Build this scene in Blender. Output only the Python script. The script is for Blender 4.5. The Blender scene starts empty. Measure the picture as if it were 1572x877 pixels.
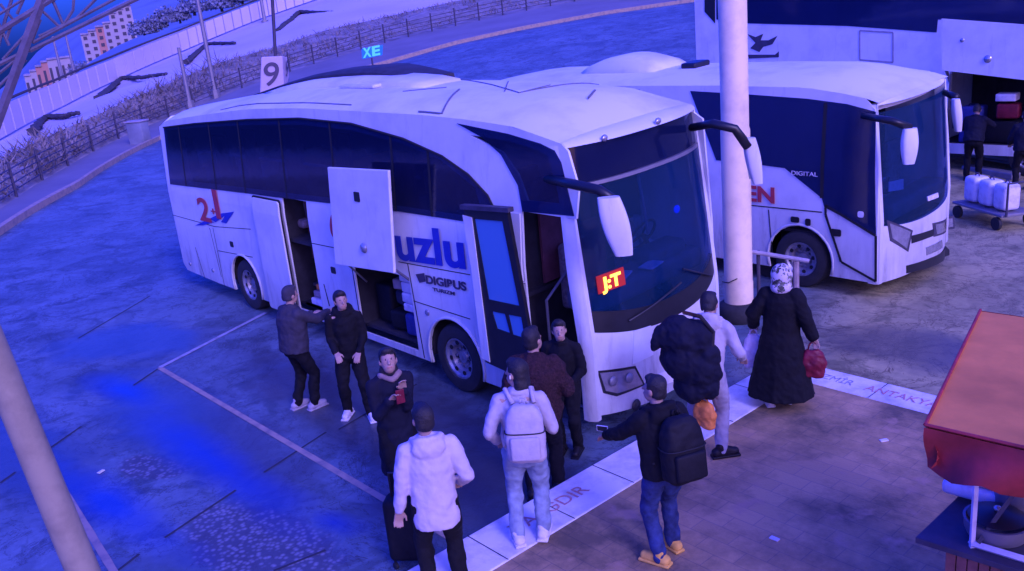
import bpy, bmesh, math, random
from mathutils import Vector, Matrix, noise
from mathutils.geometry import tessellate_polygon
random.seed(7)
D_ = bpy.data
SC = bpy.context.scene
COL = SC.collection
PI = math.pi
R_ = math.radians

# ------------------------------------------------------------------ camera
CAM = Vector((6.65401852, -8.07065833, 5.05921817))
CR = Vector((0.66528347, 0.74043573, -0.09567041))
CD = Vector((0.15964823, -0.26626792, -0.95058605))
CF = Vector((-0.72932184, 0.61713558, -0.2953529))
FOC = 1370.756
cam_d = D_.cameras.new('camera')
cam = D_.objects.new('camera', cam_d)
COL.objects.link(cam)
cam.matrix_world = Matrix(((CR.x, -CD.x, -CF.x, CAM.x), (CR.y, -CD.y, -CF.y, CAM.y), (CR.z, -CD.z, -CF.z, CAM.z), (0, 0, 0, 1)))
cam_d.sensor_width = 36
cam_d.lens = 36 * FOC / 1572
cam_d.clip_end = 6000
cam_d.clip_start = 0.05
SC.camera = cam

def ray(u, v):
    return CR * ((u - 786) / FOC) + CD * ((v - 438.5) / FOC) + CF
def G(u, v, z=0.0):
    d = ray(u, v); return CAM + d * ((z - CAM.z) / d.z)
def PY(u, v, y):
    d = ray(u, v); return CAM + d * ((y - CAM.y) / d.y)
def PX(u, v, x):
    d = ray(u, v); return CAM + d * ((x - CAM.x) / d.x)
def PD(u, v, dist):
    d = ray(u, v); return CAM + d * (dist / math.hypot(d.x, d.y))

# ------------------------------------------------------------------ materials
def nodes(name):
    m = D_.materials.new(name); m.use_nodes = True
    nt = m.node_tree; b = nt.nodes['Principled BSDF']
    return m, nt, b
def mat(name, col, rough=0.5, metal=0.0, var=0.12, scale=6.0, bump=0.0, bscale=40.0, spec=0.5, emit=None, estr=0.0, coat=0.0, sheen=0.0, dirt=None):
    m, nt, b = nodes(name)
    b.inputs['Roughness'].default_value = rough
    b.inputs['Metallic'].default_value = metal
    b.inputs['Specular IOR Level'].default_value = spec
    b.inputs['Coat Weight'].default_value = coat
    b.inputs['Sheen Weight'].default_value = sheen
    tc = nt.nodes.new('ShaderNodeTexCoord')
    n = nt.nodes.new('ShaderNodeTexNoise'); n.inputs['Scale'].default_value = scale; n.inputs['Detail'].default_value = 6; n.inputs['Roughness'].default_value = .6
    nt.links.new(tc.outputs['Object'], n.inputs['Vector'])
    r = nt.nodes.new('ShaderNodeValToRGB')
    r.color_ramp.elements[0].position = .3; r.color_ramp.elements[1].position = .7
    lo = [max(0, c * (1 - var)) for c in col]; hi = [min(1, c * (1 + var)) for c in col]
    if dirt:
        lo = list(dirt)
        r.color_ramp.elements[0].position = .25; r.color_ramp.elements[1].position = .55
    r.color_ramp.elements[0].color = (*lo, 1); r.color_ramp.elements[1].color = (*hi, 1)
    nt.links.new(n.outputs['Fac'], r.inputs['Fac'])
    nt.links.new(r.outputs['Color'], b.inputs['Base Color'])
    if bump:
        n2 = nt.nodes.new('ShaderNodeTexNoise'); n2.inputs['Scale'].default_value = bscale; n2.inputs['Detail'].default_value = 5
        nt.links.new(tc.outputs['Object'], n2.inputs['Vector'])
        bp = nt.nodes.new('ShaderNodeBump'); bp.inputs['Strength'].default_value = bump; bp.inputs['Distance'].default_value = .02
        nt.links.new(n2.outputs['Fac'], bp.inputs['Height']); nt.links.new(bp.outputs['Normal'], b.inputs['Normal'])
    if emit:
        b.inputs['Emission Color'].default_value = (*emit, 1); b.inputs['Emission Strength'].default_value = estr
    return m
def glass(name, tint, alpha, rough=0.05, wav=.12):
    m, nt, b = nodes(name)
    b.inputs['Base Color'].default_value = (*tint, 1)
    b.inputs['Roughness'].default_value = rough
    b.inputs['Specular IOR Level'].default_value = .6
    tr = nt.nodes.new('ShaderNodeBsdfTransparent'); tr.inputs['Color'].default_value = (.55, .7, 1, 1)
    mx = nt.nodes.new('ShaderNodeMixShader'); mx.inputs['Fac'].default_value = alpha
    out = nt.nodes['Material Output']
    nt.links.new(tr.outputs[0], mx.inputs[1]); nt.links.new(b.outputs[0], mx.inputs[2]); nt.links.new(mx.outputs[0], out.inputs['Surface'])
    tc = nt.nodes.new('ShaderNodeTexCoord'); n = nt.nodes.new('ShaderNodeTexNoise'); n.inputs['Scale'].default_value = 1.6; n.inputs['Detail'].default_value = 3
    nt.links.new(tc.outputs['Object'], n.inputs['Vector'])
    bp = nt.nodes.new('ShaderNodeBump'); bp.inputs['Strength'].default_value = wav; bp.inputs['Distance'].default_value = .05
    nt.links.new(n.outputs['Fac'], bp.inputs['Height']); nt.links.new(bp.outputs['Normal'], b.inputs['Normal'])
    return m
M = {}
M['paint'] = mat('white_coach_paint', (.74, .74, .76), .38, var=.05, scale=1.3, coat=.15, dirt=(.58, .58, .62))
M['paint2'] = mat('white_bus_paint', (.72, .71, .74), .4, var=.05, scale=1.1, dirt=(.55, .54, .6))
M['roofpaint'] = mat('dusty_roof_paint', (.68, .68, .72), .55, scale=1.0, dirt=(.5, .5, .56), bump=.1, bscale=6)
M['darkglass'] = glass('dark_window_glass', (.008, .012, .05), .55, .07, .06)
M['windshield'] = glass('windshield_glass', (.008, .04, .09), .36, .04)
M['doorglass'] = glass('door_glass', (.10, .28, .55), .85, .12)
M['black'] = mat('black_plastic', (.012, .012, .018), .4, var=.3)
M['seam'] = mat('panel_gap_black', (.01, .01, .015), .8)
M['rubber'] = mat('tyre_rubber', (.02, .02, .024), .8, var=.3, bump=.3, bscale=30)
M['rim'] = mat('dusty_steel_rim', (.34, .33, .36), .45, .6, dirt=(.12, .11, .12), scale=9)
M['interior'] = mat('dark_interior', (.02, .018, .028), .85, var=.4)
M['redcurtain'] = mat('dark_red_curtain', (.22, .02, .03), .8, var=.3, scale=12)
M['redbrown'] = mat('brown_red_trim', (.13, .04, .06), .7, var=.3)
M['seat'] = mat('seat_fabric', (.20, .16, .19), .9, var=.4, scale=20)
M['lens'] = mat('headlamp_lens', (.36, .35, .42), .08, .5, var=.25, scale=9, coat=1.0)
M['amber'] = mat('amber_lens', (.6, .2, .03), .2)
M['bluetext'] = mat('navy_lettering', (.02, .04, .42), .5, var=.1)
M['redtext'] = mat('red_lettering', (.5, .05, .07), .5, var=.1)
M['darktext'] = mat('grey_lettering', (.06, .05, .1), .5, var=.1)
M['led'] = mat('led_board', (.2, .01, .01), .4, emit=(1, .03, .03), estr=.22)
M['ledtext'] = mat('led_text', (.8, .4, .05), .4, emit=(1, .42, .04), estr=3.0)
M['teal'] = mat('teal_lit_sign', (.0, .15, .5), .4, emit=(0.0, .12, .9), estr=.35)
M['tealtext'] = mat('teal_sign_text', (.1, .6, .9), .4, emit=(.03, .3, 1), estr=.7)
M['bluelamp'] = mat('blue_lamp', (.0, .02, .6), .3, emit=(.0, .02, 1), estr=1.2)
M['steel'] = mat('galvanised_steel', (.25, .24, .28), .5, .5)
M['darksteel'] = mat('dark_painted_steel', (.05, .045, .075), .6, var=.3)
M['trusssteel'] = mat('grey_painted_steel', (.10, .085, .13), .6, var=.3)
M['beige'] = mat('beige_pole_paint', (.30, .26, .19), .6, scale=3, dirt=(.2, .17, .13), bump=.15, bscale=8)
M['polewhite'] = mat('white_pole_paint', (.80, .66, .42), .5, scale=2.2, dirt=(.62, .5, .34), bump=.1, bscale=8)
M['signface'] = mat('pink_white_sign', (.50, .42, .50), .5, var=.05)
M['kerb'] = mat('painted_kerb', (.72, .68, .68), .7, scale=2.6, dirt=(.38, .36, .40), bump=.3, bscale=20)
M['kerbtext'] = mat('kerb_lettering', (.34, .14, .14), .7, var=.5, scale=30, dirt=(.55, .45, .45))
M['yellow'] = mat('worn_yellow_line', (.34, .25, .2), .8, scale=5, dirt=(.17, .15, .17))
M['joint'] = mat('dark_joint', (.035, .035, .05), .9)
M['whiteline'] = mat('worn_white_line', (.32, .31, .36), .8, scale=6, dirt=(.16, .16, .2))
M['snow'] = mat('trodden_snow', (.50, .44, .52), .9, scale=.05, dirt=(.40, .35, .42), bump=.5, bscale=.4)
M['sidewalk'] = mat('far_sidewalk', (.17, .16, .19), .9, scale=.3, var=.15)
M['terrace'] = mat('dirty_snow_terrace', (.34, .30, .38), .9, scale=.2, dirt=(.16, .15, .2))
M['hill'] = mat('distant_hill', (.13, .20, .32), 1.0, scale=.02, dirt=(.09, .14, .24))  # blue of the aerial haze put into the hill's base colour
M['brush'] = mat('dry_brush', (.22, .19, .19), 1.0, scale=.9, var=.5, bump=.8, bscale=3)
M['twig'] = mat('dry_twigs', (.24, .2, .2), 1.0, scale=.6, dirt=(.06, .05, .05))
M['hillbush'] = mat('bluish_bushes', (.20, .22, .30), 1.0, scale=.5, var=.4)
M['acdark'] = mat('matt_roof_unit', (.03, .03, .045), .85, var=.3)
M['roofseam'] = mat('roof_joint_sealant', (.14, .14, .18), .8)
M['dash'] = mat('cab_plastic', (.10, .10, .13), .6, var=.3)
M['stone'] = mat('dark_stone', (.05, .045, .06), .95, var=.4)
M['bldgwall'] = mat('cream_render', (.38, .33, .34), .9, scale=.1, var=.08)
M['bldgorange'] = mat('orange_render', (.46, .22, .17), .9, scale=.1, var=.08)
M['bldgwin'] = mat('far_window', (.04, .035, .06), .5)
M['stallroof'] = mat('faded_red_canvas', (.68, .22, .05), .85, scale=1.6, var=.25, bump=.2, bscale=10)
M['stallval'] = mat('red_canvas_flap', (.30, .025, .03), .7, scale=5, var=.35)
M['wood'] = mat('red_brown_boards', (.24, .09, .08), .7, scale=8, var=.3)
M['skin'] = mat('skin', (.40, .25, .20), .6, var=.08, scale=20)
M['hair'] = mat('dark_hair', (.012, .01, .014), .6, var=.4, scale=60, bump=.5, bscale=90)
M['eye'] = mat('eye_dark', (.07, .045, .05), .3)
M['lip'] = mat('lip', (.35, .14, .13), .5)
M['can'] = mat('white_plastic_can', (.70, .66, .74), .5, scale=6, dirt=(.5, .46, .56))
M['asph_patch'] = mat('patched_asphalt', (.06, .058, .075), .9, bump=.6, bscale=60)
def cloth(name, col, rough=.85, var=.25, scale=7, bump=.5, bscale=14):
    M[name] = mat(name, col, rough, var=var, scale=scale, bump=bump, bscale=bscale, sheen=0.0, spec=.25)
def grime(m, z0=.25, z1=1.0):
    nt = m.node_tree; b_ = nt.nodes['Principled BSDF']; src = b_.inputs['Base Color'].links[0].from_socket; N = nt.nodes.new; Lk = nt.links.new
    g = N('ShaderNodeNewGeometry'); s = N('ShaderNodeSeparateXYZ'); Lk(g.outputs['Position'], s.inputs[0])
    mp = N('ShaderNodeMapping'); mp.inputs['Scale'].default_value = (3.0, 3.0, .5); Lk(g.outputs['Position'], mp.inputs['Vector'])
    n = N('ShaderNodeTexNoise'); n.inputs['Scale'].default_value = 2.2; n.inputs['Detail'].default_value = 8; n.inputs['Roughness'].default_value = .7; Lk(mp.outputs[0], n.inputs['Vector'])
    r = N('ShaderNodeMapRange'); r.inputs[1].default_value = z1; r.inputs[2].default_value = z0; Lk(s.outputs['Z'], r.inputs[0])
    a = N('ShaderNodeMath'); a.operation = 'MULTIPLY'; Lk(r.outputs[0], a.inputs[0]); Lk(n.outputs['Fac'], a.inputs[1])
    st_ = N('ShaderNodeValToRGB'); st_.color_ramp.elements[0].position = .56; st_.color_ramp.elements[1].position = .85; Lk(n.outputs['Fac'], st_.inputs['Fac'])
    c = N('ShaderNodeMath'); c.operation = 'MULTIPLY_ADD'; c.inputs[1].default_value = .5; Lk(st_.outputs['Color'], c.inputs[0]); Lk(a.outputs[0], c.inputs[2]); c.use_clamp = True
    x = N('ShaderNodeMix'); x.data_type = 'RGBA'; Lk(c.outputs[0], x.inputs[0]); Lk(src, x.inputs[6]); x.inputs[7].default_value = (.20, .18, .18, 1); Lk(x.outputs[2], b_.inputs['Base Color'])
grime(M['paint'], .2, 1.5); grime(M['paint2'], .2, 1.5)
cloth('cloth_black', (.005, .005, .009)); cloth('cloth_navy', (.007, .008, .022)); cloth('cloth_greyblue', (.04, .038, .06))
cloth('cloth_white', (.56, .50, .58), var=.1); cloth('cloth_offwhite', (.46, .42, .47), var=.14); cloth('denim_light', (.24, .30, .44), var=.3, scale=9)
cloth('denim_dark', (.025, .04, .13), var=.5, scale=12); cloth('cloth_brown', (.035, .014, .018), var=.6, scale=50, bump=1.0, bscale=70); cloth('cloth_grey', (.34, .31, .37), var=.2)
cloth('tan_leather', (.72, .40, .10), bump=.2); cloth('shoe_white', (.68, .64, .70), bump=.2); cloth('shoe_black', (.012, .01, .014), .5, bump=.1)
cloth('bag_red', (.16, .012, .03), .45); cloth('bag_white', (.62, .52, .66), .5); cloth('bag_orange', (.75, .24, .06), .6, var=.35); cloth('coat_lining', (.28, .2, .2))
cloth('bag_black', (.007, .007, .012), .7); cloth('bag_blue', (.03, .04, .2), .6); cloth('cardboard', (.30, .24, .26), .9, bump=.1); cloth('shirt_dark', (.03, .025, .05))

def floral():
    m, nt, b = nodes('floral_scarf')
    b.inputs['Roughness'].default_value = .8
    tc = nt.nodes.new('ShaderNodeTexCoord'); v = nt.nodes.new('ShaderNodeTexVoronoi'); v.inputs['Scale'].default_value = 11
    nz_ = nt.nodes.new('ShaderNodeTexNoise'); nz_.inputs['Scale'].default_value = 14; nt.links.new(tc.outputs['Object'], nz_.inputs['Vector'])
    va = nt.nodes.new('ShaderNodeVectorMath'); va.operation = 'MULTIPLY_ADD'; va.inputs[1].default_value = (.16, .16, .16); nt.links.new(nz_.outputs['Color'], va.inputs[0]); nt.links.new(tc.outputs['Object'], va.inputs[2]); nt.links.new(va.outputs[0], v.inputs['Vector'])
    v.inputs['Scale'].default_value = 24
    r = nt.nodes.new('ShaderNodeValToRGB'); r.color_ramp.interpolation = 'CONSTANT'
    e = r.color_ramp.elements; e[0].position = 0; e[0].color = (.62, .55, .6, 1); e[1].position = .4; e[1].color = (.16, .17, .15, 1)
    x = e.new(.62); x.color = (.5, .45, .5, 1); x = e.new(.82); x.color = (.06, .06, .05, 1)
    s = nt.nodes.new('ShaderNodeSeparateColor'); nt.links.new(v.outputs['Color'], s.inputs[0]); nt.links.new(s.outputs[0], r.inputs['Fac'])
    nt.links.new(r.outputs['Color'], b.inputs['Base Color']); return m
M['floral'] = floral()

def ground_mat():
    m, nt, b = nodes('yard_concrete_asphalt')
    N = nt.nodes.new; Lk = nt.links.new
    geo = N('ShaderNodeNewGeometry'); sep = N('ShaderNodeSeparateXYZ'); Lk(geo.outputs['Position'], sep.inputs[0])
    def nz(scale, detail=6, rough=.6, vec=None, dist=0):
        n = N('ShaderNodeTexNoise'); n.inputs['Scale'].default_value = scale; n.inputs['Detail'].default_value = detail; n.inputs['Roughness'].default_value = rough; n.inputs['Distortion'].default_value = dist
        Lk(vec or geo.outputs['Position'], n.inputs['Vector']); return n.outputs['Fac']
    def ramp(f, p0, p1, c0=(0, 0, 0), c1=(1, 1, 1)):
        r = N('ShaderNodeValToRGB'); r.color_ramp.elements[0].position = p0; r.color_ramp.elements[1].position = p1
        r.color_ramp.elements[0].color = (*c0, 1); r.color_ramp.elements[1].color = (*c1, 1); Lk(f, r.inputs['Fac']); return r.outputs['Color']
    def mix(a, c, f, mode='MIX'):
        x = N('ShaderNodeMix'); x.data_type = 'RGBA'; x.blend_type = mode
        for s, val in ((x.inputs[6], a), (x.inputs[7], c)):
            if isinstance(val, tuple): s.default_value = (*val, 1)
            else: Lk(val, s)
        if isinstance(f, float): x.inputs[0].default_value = f
        else: Lk(f, x.inputs[0])
        return x.outputs[2]
    def math_(op, a, c=None):
        x = N('ShaderNodeMath'); x.operation = op
        for i, val in enumerate((a, c)):
            if val is None: continue
            if isinstance(val, (int, float)): x.inputs[i].default_value = val
            else: Lk(val, x.inputs[i])
        return x.outputs[0]
    def blob(cx, cy, rx, ry, rot=0, wob=.5, wscale=1.6, soft=.25):
        mp = N('ShaderNodeMapping'); mp.vector_type = 'TEXTURE'
        mp.inputs['Location'].default_value = (cx, cy, 0); mp.inputs['Rotation'].default_value = (0, 0, rot); mp.inputs['Scale'].default_value = (rx, ry, 1000)
        Lk(geo.outputs['Position'], mp.inputs['Vector'])
        ln = N('ShaderNodeVectorMath'); ln.operation = 'LENGTH'; Lk(mp.outputs[0], ln.inputs[0])
        d = math_('ADD', ln.outputs['Value'], math_('MULTIPLY', math_('SUBTRACT', nz(wscale, 5, .6), .5), wob * 2))
        return ramp(d, 1 - soft, 1 + soft * .1, (1, 1, 1), (0, 0, 0))
    base = ramp(nz(.35, 8, .65), .35, .65, (.085, .125, .17), (.145, .195, .25))
    base = mix(base, (.07, .10, .13), ramp(nz(1.3, 8, .7, dist=1.0), .52, .6), 'MIX')
    fine = nz(9, 8, .75)
    base = mix(base, ramp(fine, .3, .75, (.7, .7, .7), (1.2, 1.2, 1.2)), .8, 'MULTIPLY')
    speck = ramp(nz(38, 3, .5), .66, .72)
    base = mix(base, (.26, .25, .3), math_('MULTIPLY', speck, .35))
    cr = nz(1.1, 9, .72, dist=.6); ridge = math_('ABSOLUTE', math_('SUBTRACT', cr, .5)); base = mix((.03, .032, .045), base, ramp(ridge, .0, .010))
    cr2 = nz(.45, 7, .66, dist=1.4); ridge = math_('ABSOLUTE', math_('SUBTRACT', cr2, .47)); base = mix((.035, .04, .055), base, ramp(ridge, .0, .006))
    tone = nz(.8, 3, .5, dist=.8); base = mix(base, ramp(tone, .46, .50, (.82, .82, .84), (1.12, 1.12, 1.12)), .8, 'MULTIPLY')
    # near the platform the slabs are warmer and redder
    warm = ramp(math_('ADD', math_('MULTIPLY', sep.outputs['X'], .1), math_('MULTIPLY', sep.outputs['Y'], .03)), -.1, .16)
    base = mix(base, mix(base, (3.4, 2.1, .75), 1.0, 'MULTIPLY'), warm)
    wet = None
    # rough aggregate patches
    for cx, cy, rx, ry, rt in ((-1.45, -5.0, 1.4, .62, .15), (-4.2, -5.1, .6, .3, .4)):
        bl = blob(cx, cy, rx, ry, rt, .45, 2.2)
        v = N('ShaderNodeTexVoronoi'); v.inputs['Scale'].default_value = 17; Lk(geo.outputs['Position'], v.inputs['Vector'])
        agg = ramp(v.outputs['Distance'], .15, .55, (.24, .24, .29), (.06, .06, .085))
        base = mix(base, agg, math_('MULTIPLY', bl, .8))
    # dark damp stains, and broader dark patches beside the coach and the queue
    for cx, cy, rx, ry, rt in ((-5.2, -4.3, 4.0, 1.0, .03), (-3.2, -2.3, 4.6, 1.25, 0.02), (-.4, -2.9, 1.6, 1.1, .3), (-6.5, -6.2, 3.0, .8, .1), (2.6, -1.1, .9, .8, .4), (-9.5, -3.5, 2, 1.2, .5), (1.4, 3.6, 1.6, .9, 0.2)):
        bl = blob(cx, cy, rx, ry, rt, .55, 1.2, .5); wet = bl if wet is None else math_('MAXIMUM', wet, bl)  # wet takes in the broader dark patches too
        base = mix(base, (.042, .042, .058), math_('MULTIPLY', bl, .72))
    # blue sky sheen of the wet strips, put into the base colour
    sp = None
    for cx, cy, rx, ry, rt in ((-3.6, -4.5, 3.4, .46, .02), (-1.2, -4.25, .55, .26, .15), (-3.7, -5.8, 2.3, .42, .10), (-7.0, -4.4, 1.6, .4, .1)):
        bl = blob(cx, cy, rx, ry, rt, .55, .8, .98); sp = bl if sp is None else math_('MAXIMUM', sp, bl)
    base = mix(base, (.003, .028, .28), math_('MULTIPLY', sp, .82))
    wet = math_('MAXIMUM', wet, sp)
    Lk(base, b.inputs['Base Color'])
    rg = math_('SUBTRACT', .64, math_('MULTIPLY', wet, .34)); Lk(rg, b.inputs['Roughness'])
    h = math_('ADD', math_('MULTIPLY', fine, 1.0), math_('MULTIPLY', nz(60, 4, .6), .5))
    bp = N('ShaderNodeBump'); bp.inputs['Strength'].default_value = .28; bp.inputs['Distance'].default_value = .015
    Lk(h, bp.inputs['Height']); Lk(bp.outputs['Normal'], b.inputs['Normal'])
    return m
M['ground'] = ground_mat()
def paver_mat():
    m, nt, b = nodes('platform_pavers'); N = nt.nodes.new; Lk = nt.links.new
    geo = N('ShaderNodeNewGeometry')
    br = N('ShaderNodeTexBrick'); br.inputs['Scale'].default_value = 1.0; br.inputs['Brick Width'].default_value = .42; br.inputs['Row Height'].default_value = .21
    br.inputs['Mortar Size'].default_value = .006; br.inputs['Mortar Smooth'].default_value = .6
    br.inputs['Color1'].default_value = (.36, .26, .12, 1); br.inputs['Color2'].default_value = (.42, .30, .14, 1); br.inputs['Mortar'].default_value = (.25, .19, .12, 1)
    Lk(geo.outputs['Position'], br.inputs['Vector'])
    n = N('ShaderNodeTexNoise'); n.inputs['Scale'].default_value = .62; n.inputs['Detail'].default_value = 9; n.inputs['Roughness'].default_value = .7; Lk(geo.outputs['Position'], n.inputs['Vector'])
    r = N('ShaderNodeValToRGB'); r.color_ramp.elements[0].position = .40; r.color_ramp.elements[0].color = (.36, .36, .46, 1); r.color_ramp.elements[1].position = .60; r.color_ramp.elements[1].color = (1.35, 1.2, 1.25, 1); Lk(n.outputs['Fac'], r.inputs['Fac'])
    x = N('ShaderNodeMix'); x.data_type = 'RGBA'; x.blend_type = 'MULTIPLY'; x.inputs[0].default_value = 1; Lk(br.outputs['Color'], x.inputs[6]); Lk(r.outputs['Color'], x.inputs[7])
    n3 = N('ShaderNodeTexNoise'); n3.inputs['Scale'].default_value = 2.7; n3.inputs['Detail'].default_value = 6; Lk(geo.outputs['Position'], n3.inputs['Vector'])
    r3 = N('ShaderNodeValToRGB'); r3.color_ramp.elements[0].position = .6; r3.color_ramp.elements[0].color = (0, 0, 0, 1); r3.color_ramp.elements[1].position = .7; Lk(n3.outputs['Fac'], r3.inputs['Fac'])
    x2 = N('ShaderNodeMix'); x2.data_type = 'RGBA'; Lk(r3.outputs['Color'], x2.inputs[0]); Lk(x.outputs[2], x2.inputs[6]); x2.inputs[7].default_value = (.46, .28, .17, 1)
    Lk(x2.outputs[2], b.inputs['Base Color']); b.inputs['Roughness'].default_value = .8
    n2 = N('ShaderNodeTexNoise'); n2.inputs['Scale'].default_value = 45; n2.inputs['Detail'].default_value = 4; Lk(geo.outputs['Position'], n2.inputs['Vector'])
    bp = N('ShaderNodeBump'); bp.inputs['Strength'].default_value = .4; bp.inputs['Distance'].default_value = .015; Lk(n2.outputs['Fac'], bp.inputs['Height']); Lk(bp.outputs['Normal'], b.inputs['Normal'])
    return m
M['paver'] = paver_mat()

# ------------------------------------------------------------------ mesh helpers
def tag(o, label=None, cat=None, group=None, kind=None):
    if label: o['label'] = label
    if cat: o['category'] = cat
    if group: o['group'] = group
    if kind: o['kind'] = kind
    return o
def thing(name, label, cat, loc=(0, 0, 0), group=None):
    o = D_.objects.new(name, None); COL.objects.link(o); o.location = loc; o.empty_display_size = .2
    return tag(o, label, cat, group)
def wloc(o):
    v = Vector(o.location)
    while o.parent: o = o.parent; v += Vector(o.location)
    return v
class MB:
    def __init__(s): s.v = []; s.f = []; s.mi = []; s.cur = 0
    def add(s, vs, fs):
        k = len(s.v); s.v += [Vector(p) for p in vs]; s.f += [tuple(i + k for i in f) for f in fs]; s.mi += [s.cur] * len(fs); return s
    def box(s, a, b):
        x0, y0, z0 = a; x1, y1, z1 = b
        vs = [(x0, y0, z0), (x1, y0, z0), (x1, y1, z0), (x0, y1, z0), (x0, y0, z1), (x1, y0, z1), (x1, y1, z1), (x0, y1, z1)]
        return s.add(vs, [(0, 3, 2, 1), (4, 5, 6, 7), (0, 1, 5, 4), (1, 2, 6, 5), (2, 3, 7, 6), (3, 0, 4, 7)])
    def rbox(s, c, size, rot=0, bev=.03):
        bm = bmesh.new(); bmesh.ops.create_cube(bm, size=1)
        for v in bm.verts: v.co = Vector((v.co.x * size[0], v.co.y * size[1], v.co.z * size[2]))
        bmesh.ops.bevel(bm, geom=list(bm.edges), offset=min(bev, min(size) * .45), segments=3, affect='EDGES', profile=.5)
        mt = Matrix.Translation(c) @ (rot.to_4x4() if isinstance(rot, Matrix) else Matrix.Rotation(rot, 4, 'Z'))
        bm.verts.index_update(); vs = [mt @ v.co for v in bm.verts]; fs = [[v.index for v in f.verts] for f in bm.faces]; bm.free()
        return s.add(vs, fs)
    def loft(s, rings, cap=True, closed=True):
        n = len(rings[0]); k = len(s.v); vs = [p for r in rings for p in r]; fs = []
        for i in range(len(rings) - 1):
            for j in range(n if closed else n - 1):
                a = i * n + j; b = i * n + (j + 1) % n
                fs.append((a, b, b + n, a + n))
        if cap and closed:
            fs.append(tuple(range(n - 1, -1, -1))); fs.append(tuple((len(rings) - 1) * n + j for j in range(n)))
        return s.add(vs, fs)
    def tube(s, pts, r, n=10, cap=True):
        pts = [Vector(p) for p in pts]; rs = r if isinstance(r, (list, tuple)) else [r] * len(pts); rings = []
        up = None
        for i, p in enumerate(pts):
            t = (pts[min(i + 1, len(pts) - 1)] - pts[max(i - 1, 0)]).normalized()
            if up is None: up = Vector((0, 0, 1)) if abs(t.z) < .9 else Vector((1, 0, 0))
            a = t.cross(up).normalized(); b = a.cross(t).normalized(); up = b
            rings.append([p + (a * math.cos(q * 2 * PI / n) + b * math.sin(q * 2 * PI / n)) * rs[i] for q in range(n)])
        return s.loft(rings, cap)
    def capsule(s, a, b, ra, rb=None, n=12):
        rb = ra if rb is None else rb; a = Vector(a); b = Vector(b); d = b - a
        t = d.normalized() if d.length > 1e-6 else Vector((0, 0, 1)); up = Vector((0, 0, 1)) if abs(t.z) < .9 else Vector((1, 0, 0))
        x = t.cross(up).normalized(); y = x.cross(t); rings = []
        for k in range(1, 5):
            q = k * PI / 8; rings.append((a - t * ra * math.cos(q), ra * math.sin(q)))
        for k in range(4, 0, -1):
            q = k * PI / 8; rings.append((b + t * rb * math.cos(q), rb * math.sin(q)))
        return s.loft([[c + (x * math.cos(j * 2 * PI / n) + y * math.sin(j * 2 * PI / n)) * r for j in range(n)] for c, r in rings])
    def ell(s, c, r, rot=None, n=20):
        c = Vector(c); rings = []
        for i in range(1, 14):
            q = PI * i / 14 - PI / 2
            ring = [Vector((math.cos(j * 2 * PI / n) * math.cos(q) * r[0], math.sin(j * 2 * PI / n) * math.cos(q) * r[1], math.sin(q) * r[2])) for j in range(n)]
            rings.append([c + (rot @ p if rot else p) for p in ring])
        return s.loft(rings)
    def lathe(s, prof, c, axis='Z', n=28, cap=False):
        c = Vector(c); rings = []
        for r, h in prof:
            ring = []
            for j in range(n):
                a = j * 2 * PI / n; x, y = math.cos(a) * r, math.sin(a) * r
                ring.append(c + (Vector((x, y, h)) if axis == 'Z' else Vector((x, h, y)) if axis == 'Y' else Vector((h, x, y))))
            rings.append(ring)
        return s.loft(rings, cap)
    def poly(s, pts, holes=(), f=lambda a, b: Vector((a, 0, b)), thick=Vector((0, .03, 0)), knee=None, akn=None):
        loops = [[Vector((a, b, 0)) for a, b in pts]] + [[Vector((a, b, 0)) for a, b in h] for h in holes]
        flat = [p for l in loops for p in l]; tris = tessellate_polygon(loops)
        bm = bmesh.new(); bv = [bm.verts.new(p) for p in flat]
        for t in tris:
            try: bm.faces.new([bv[i] for i in t])
            except ValueError: pass
        bmesh.ops.recalc_face_normals(bm, faces=bm.faces)
        if knee is not None:
            for kk in (knee if isinstance(knee, (list, tuple)) else [knee]):
                bmesh.ops.bisect_plane(bm, geom=list(bm.verts) + list(bm.edges) + list(bm.faces), plane_co=(0, kk, 0), plane_no=(0, 1, 0))
        if akn:
            a0 = min(q[0] for q in pts); a1 = max(q[0] for q in pts); kk = a0 + akn
            while kk < min(a1, a0 + 4) - 1e-4:
                bmesh.ops.bisect_plane(bm, geom=list(bm.verts) + list(bm.edges) + list(bm.faces), plane_co=(kk, 0, 0), plane_no=(1, 0, 0)); kk += akn
        bm.verts.index_update()
        n = len(bm.verts); vs = [f(v.co.x, v.co.y) for v in bm.verts]; fs = [[v.index for v in q.verts] for q in bm.faces]
        back = [p + thick for p in vs]; f2 = [[i + n for i in reversed(q)] for q in fs]
        side = []
        for e in bm.edges:
            if len(e.link_faces) == 1:
                a, b = e.verts[0].index, e.verts[1].index; side.append((a, b, b + n, a + n))
        bm.free(); return s.add(vs + back, fs + f2 + side)
    def split(s, name, m, parent=None, **k):
        par = list(range(len(s.v)))
        def fd(i):
            while par[i] != i: par[i] = par[par[i]]; i = par[i]
            return i
        for f in s.f:
            r = fd(f[0])
            for i in f[1:]: par[fd(i)] = r
        gr = {}
        for f in s.f: gr.setdefault(fd(f[0]), []).append(f)
        for fs in gr.values():
            ix = sorted({i for f in fs for i in f}); mp = {i: n for n, i in enumerate(ix)}
            q = MB(); q.add([s.v[i] for i in ix], [tuple(mp[i] for i in f) for f in fs]); q.build(name, m, parent, **k)
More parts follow.
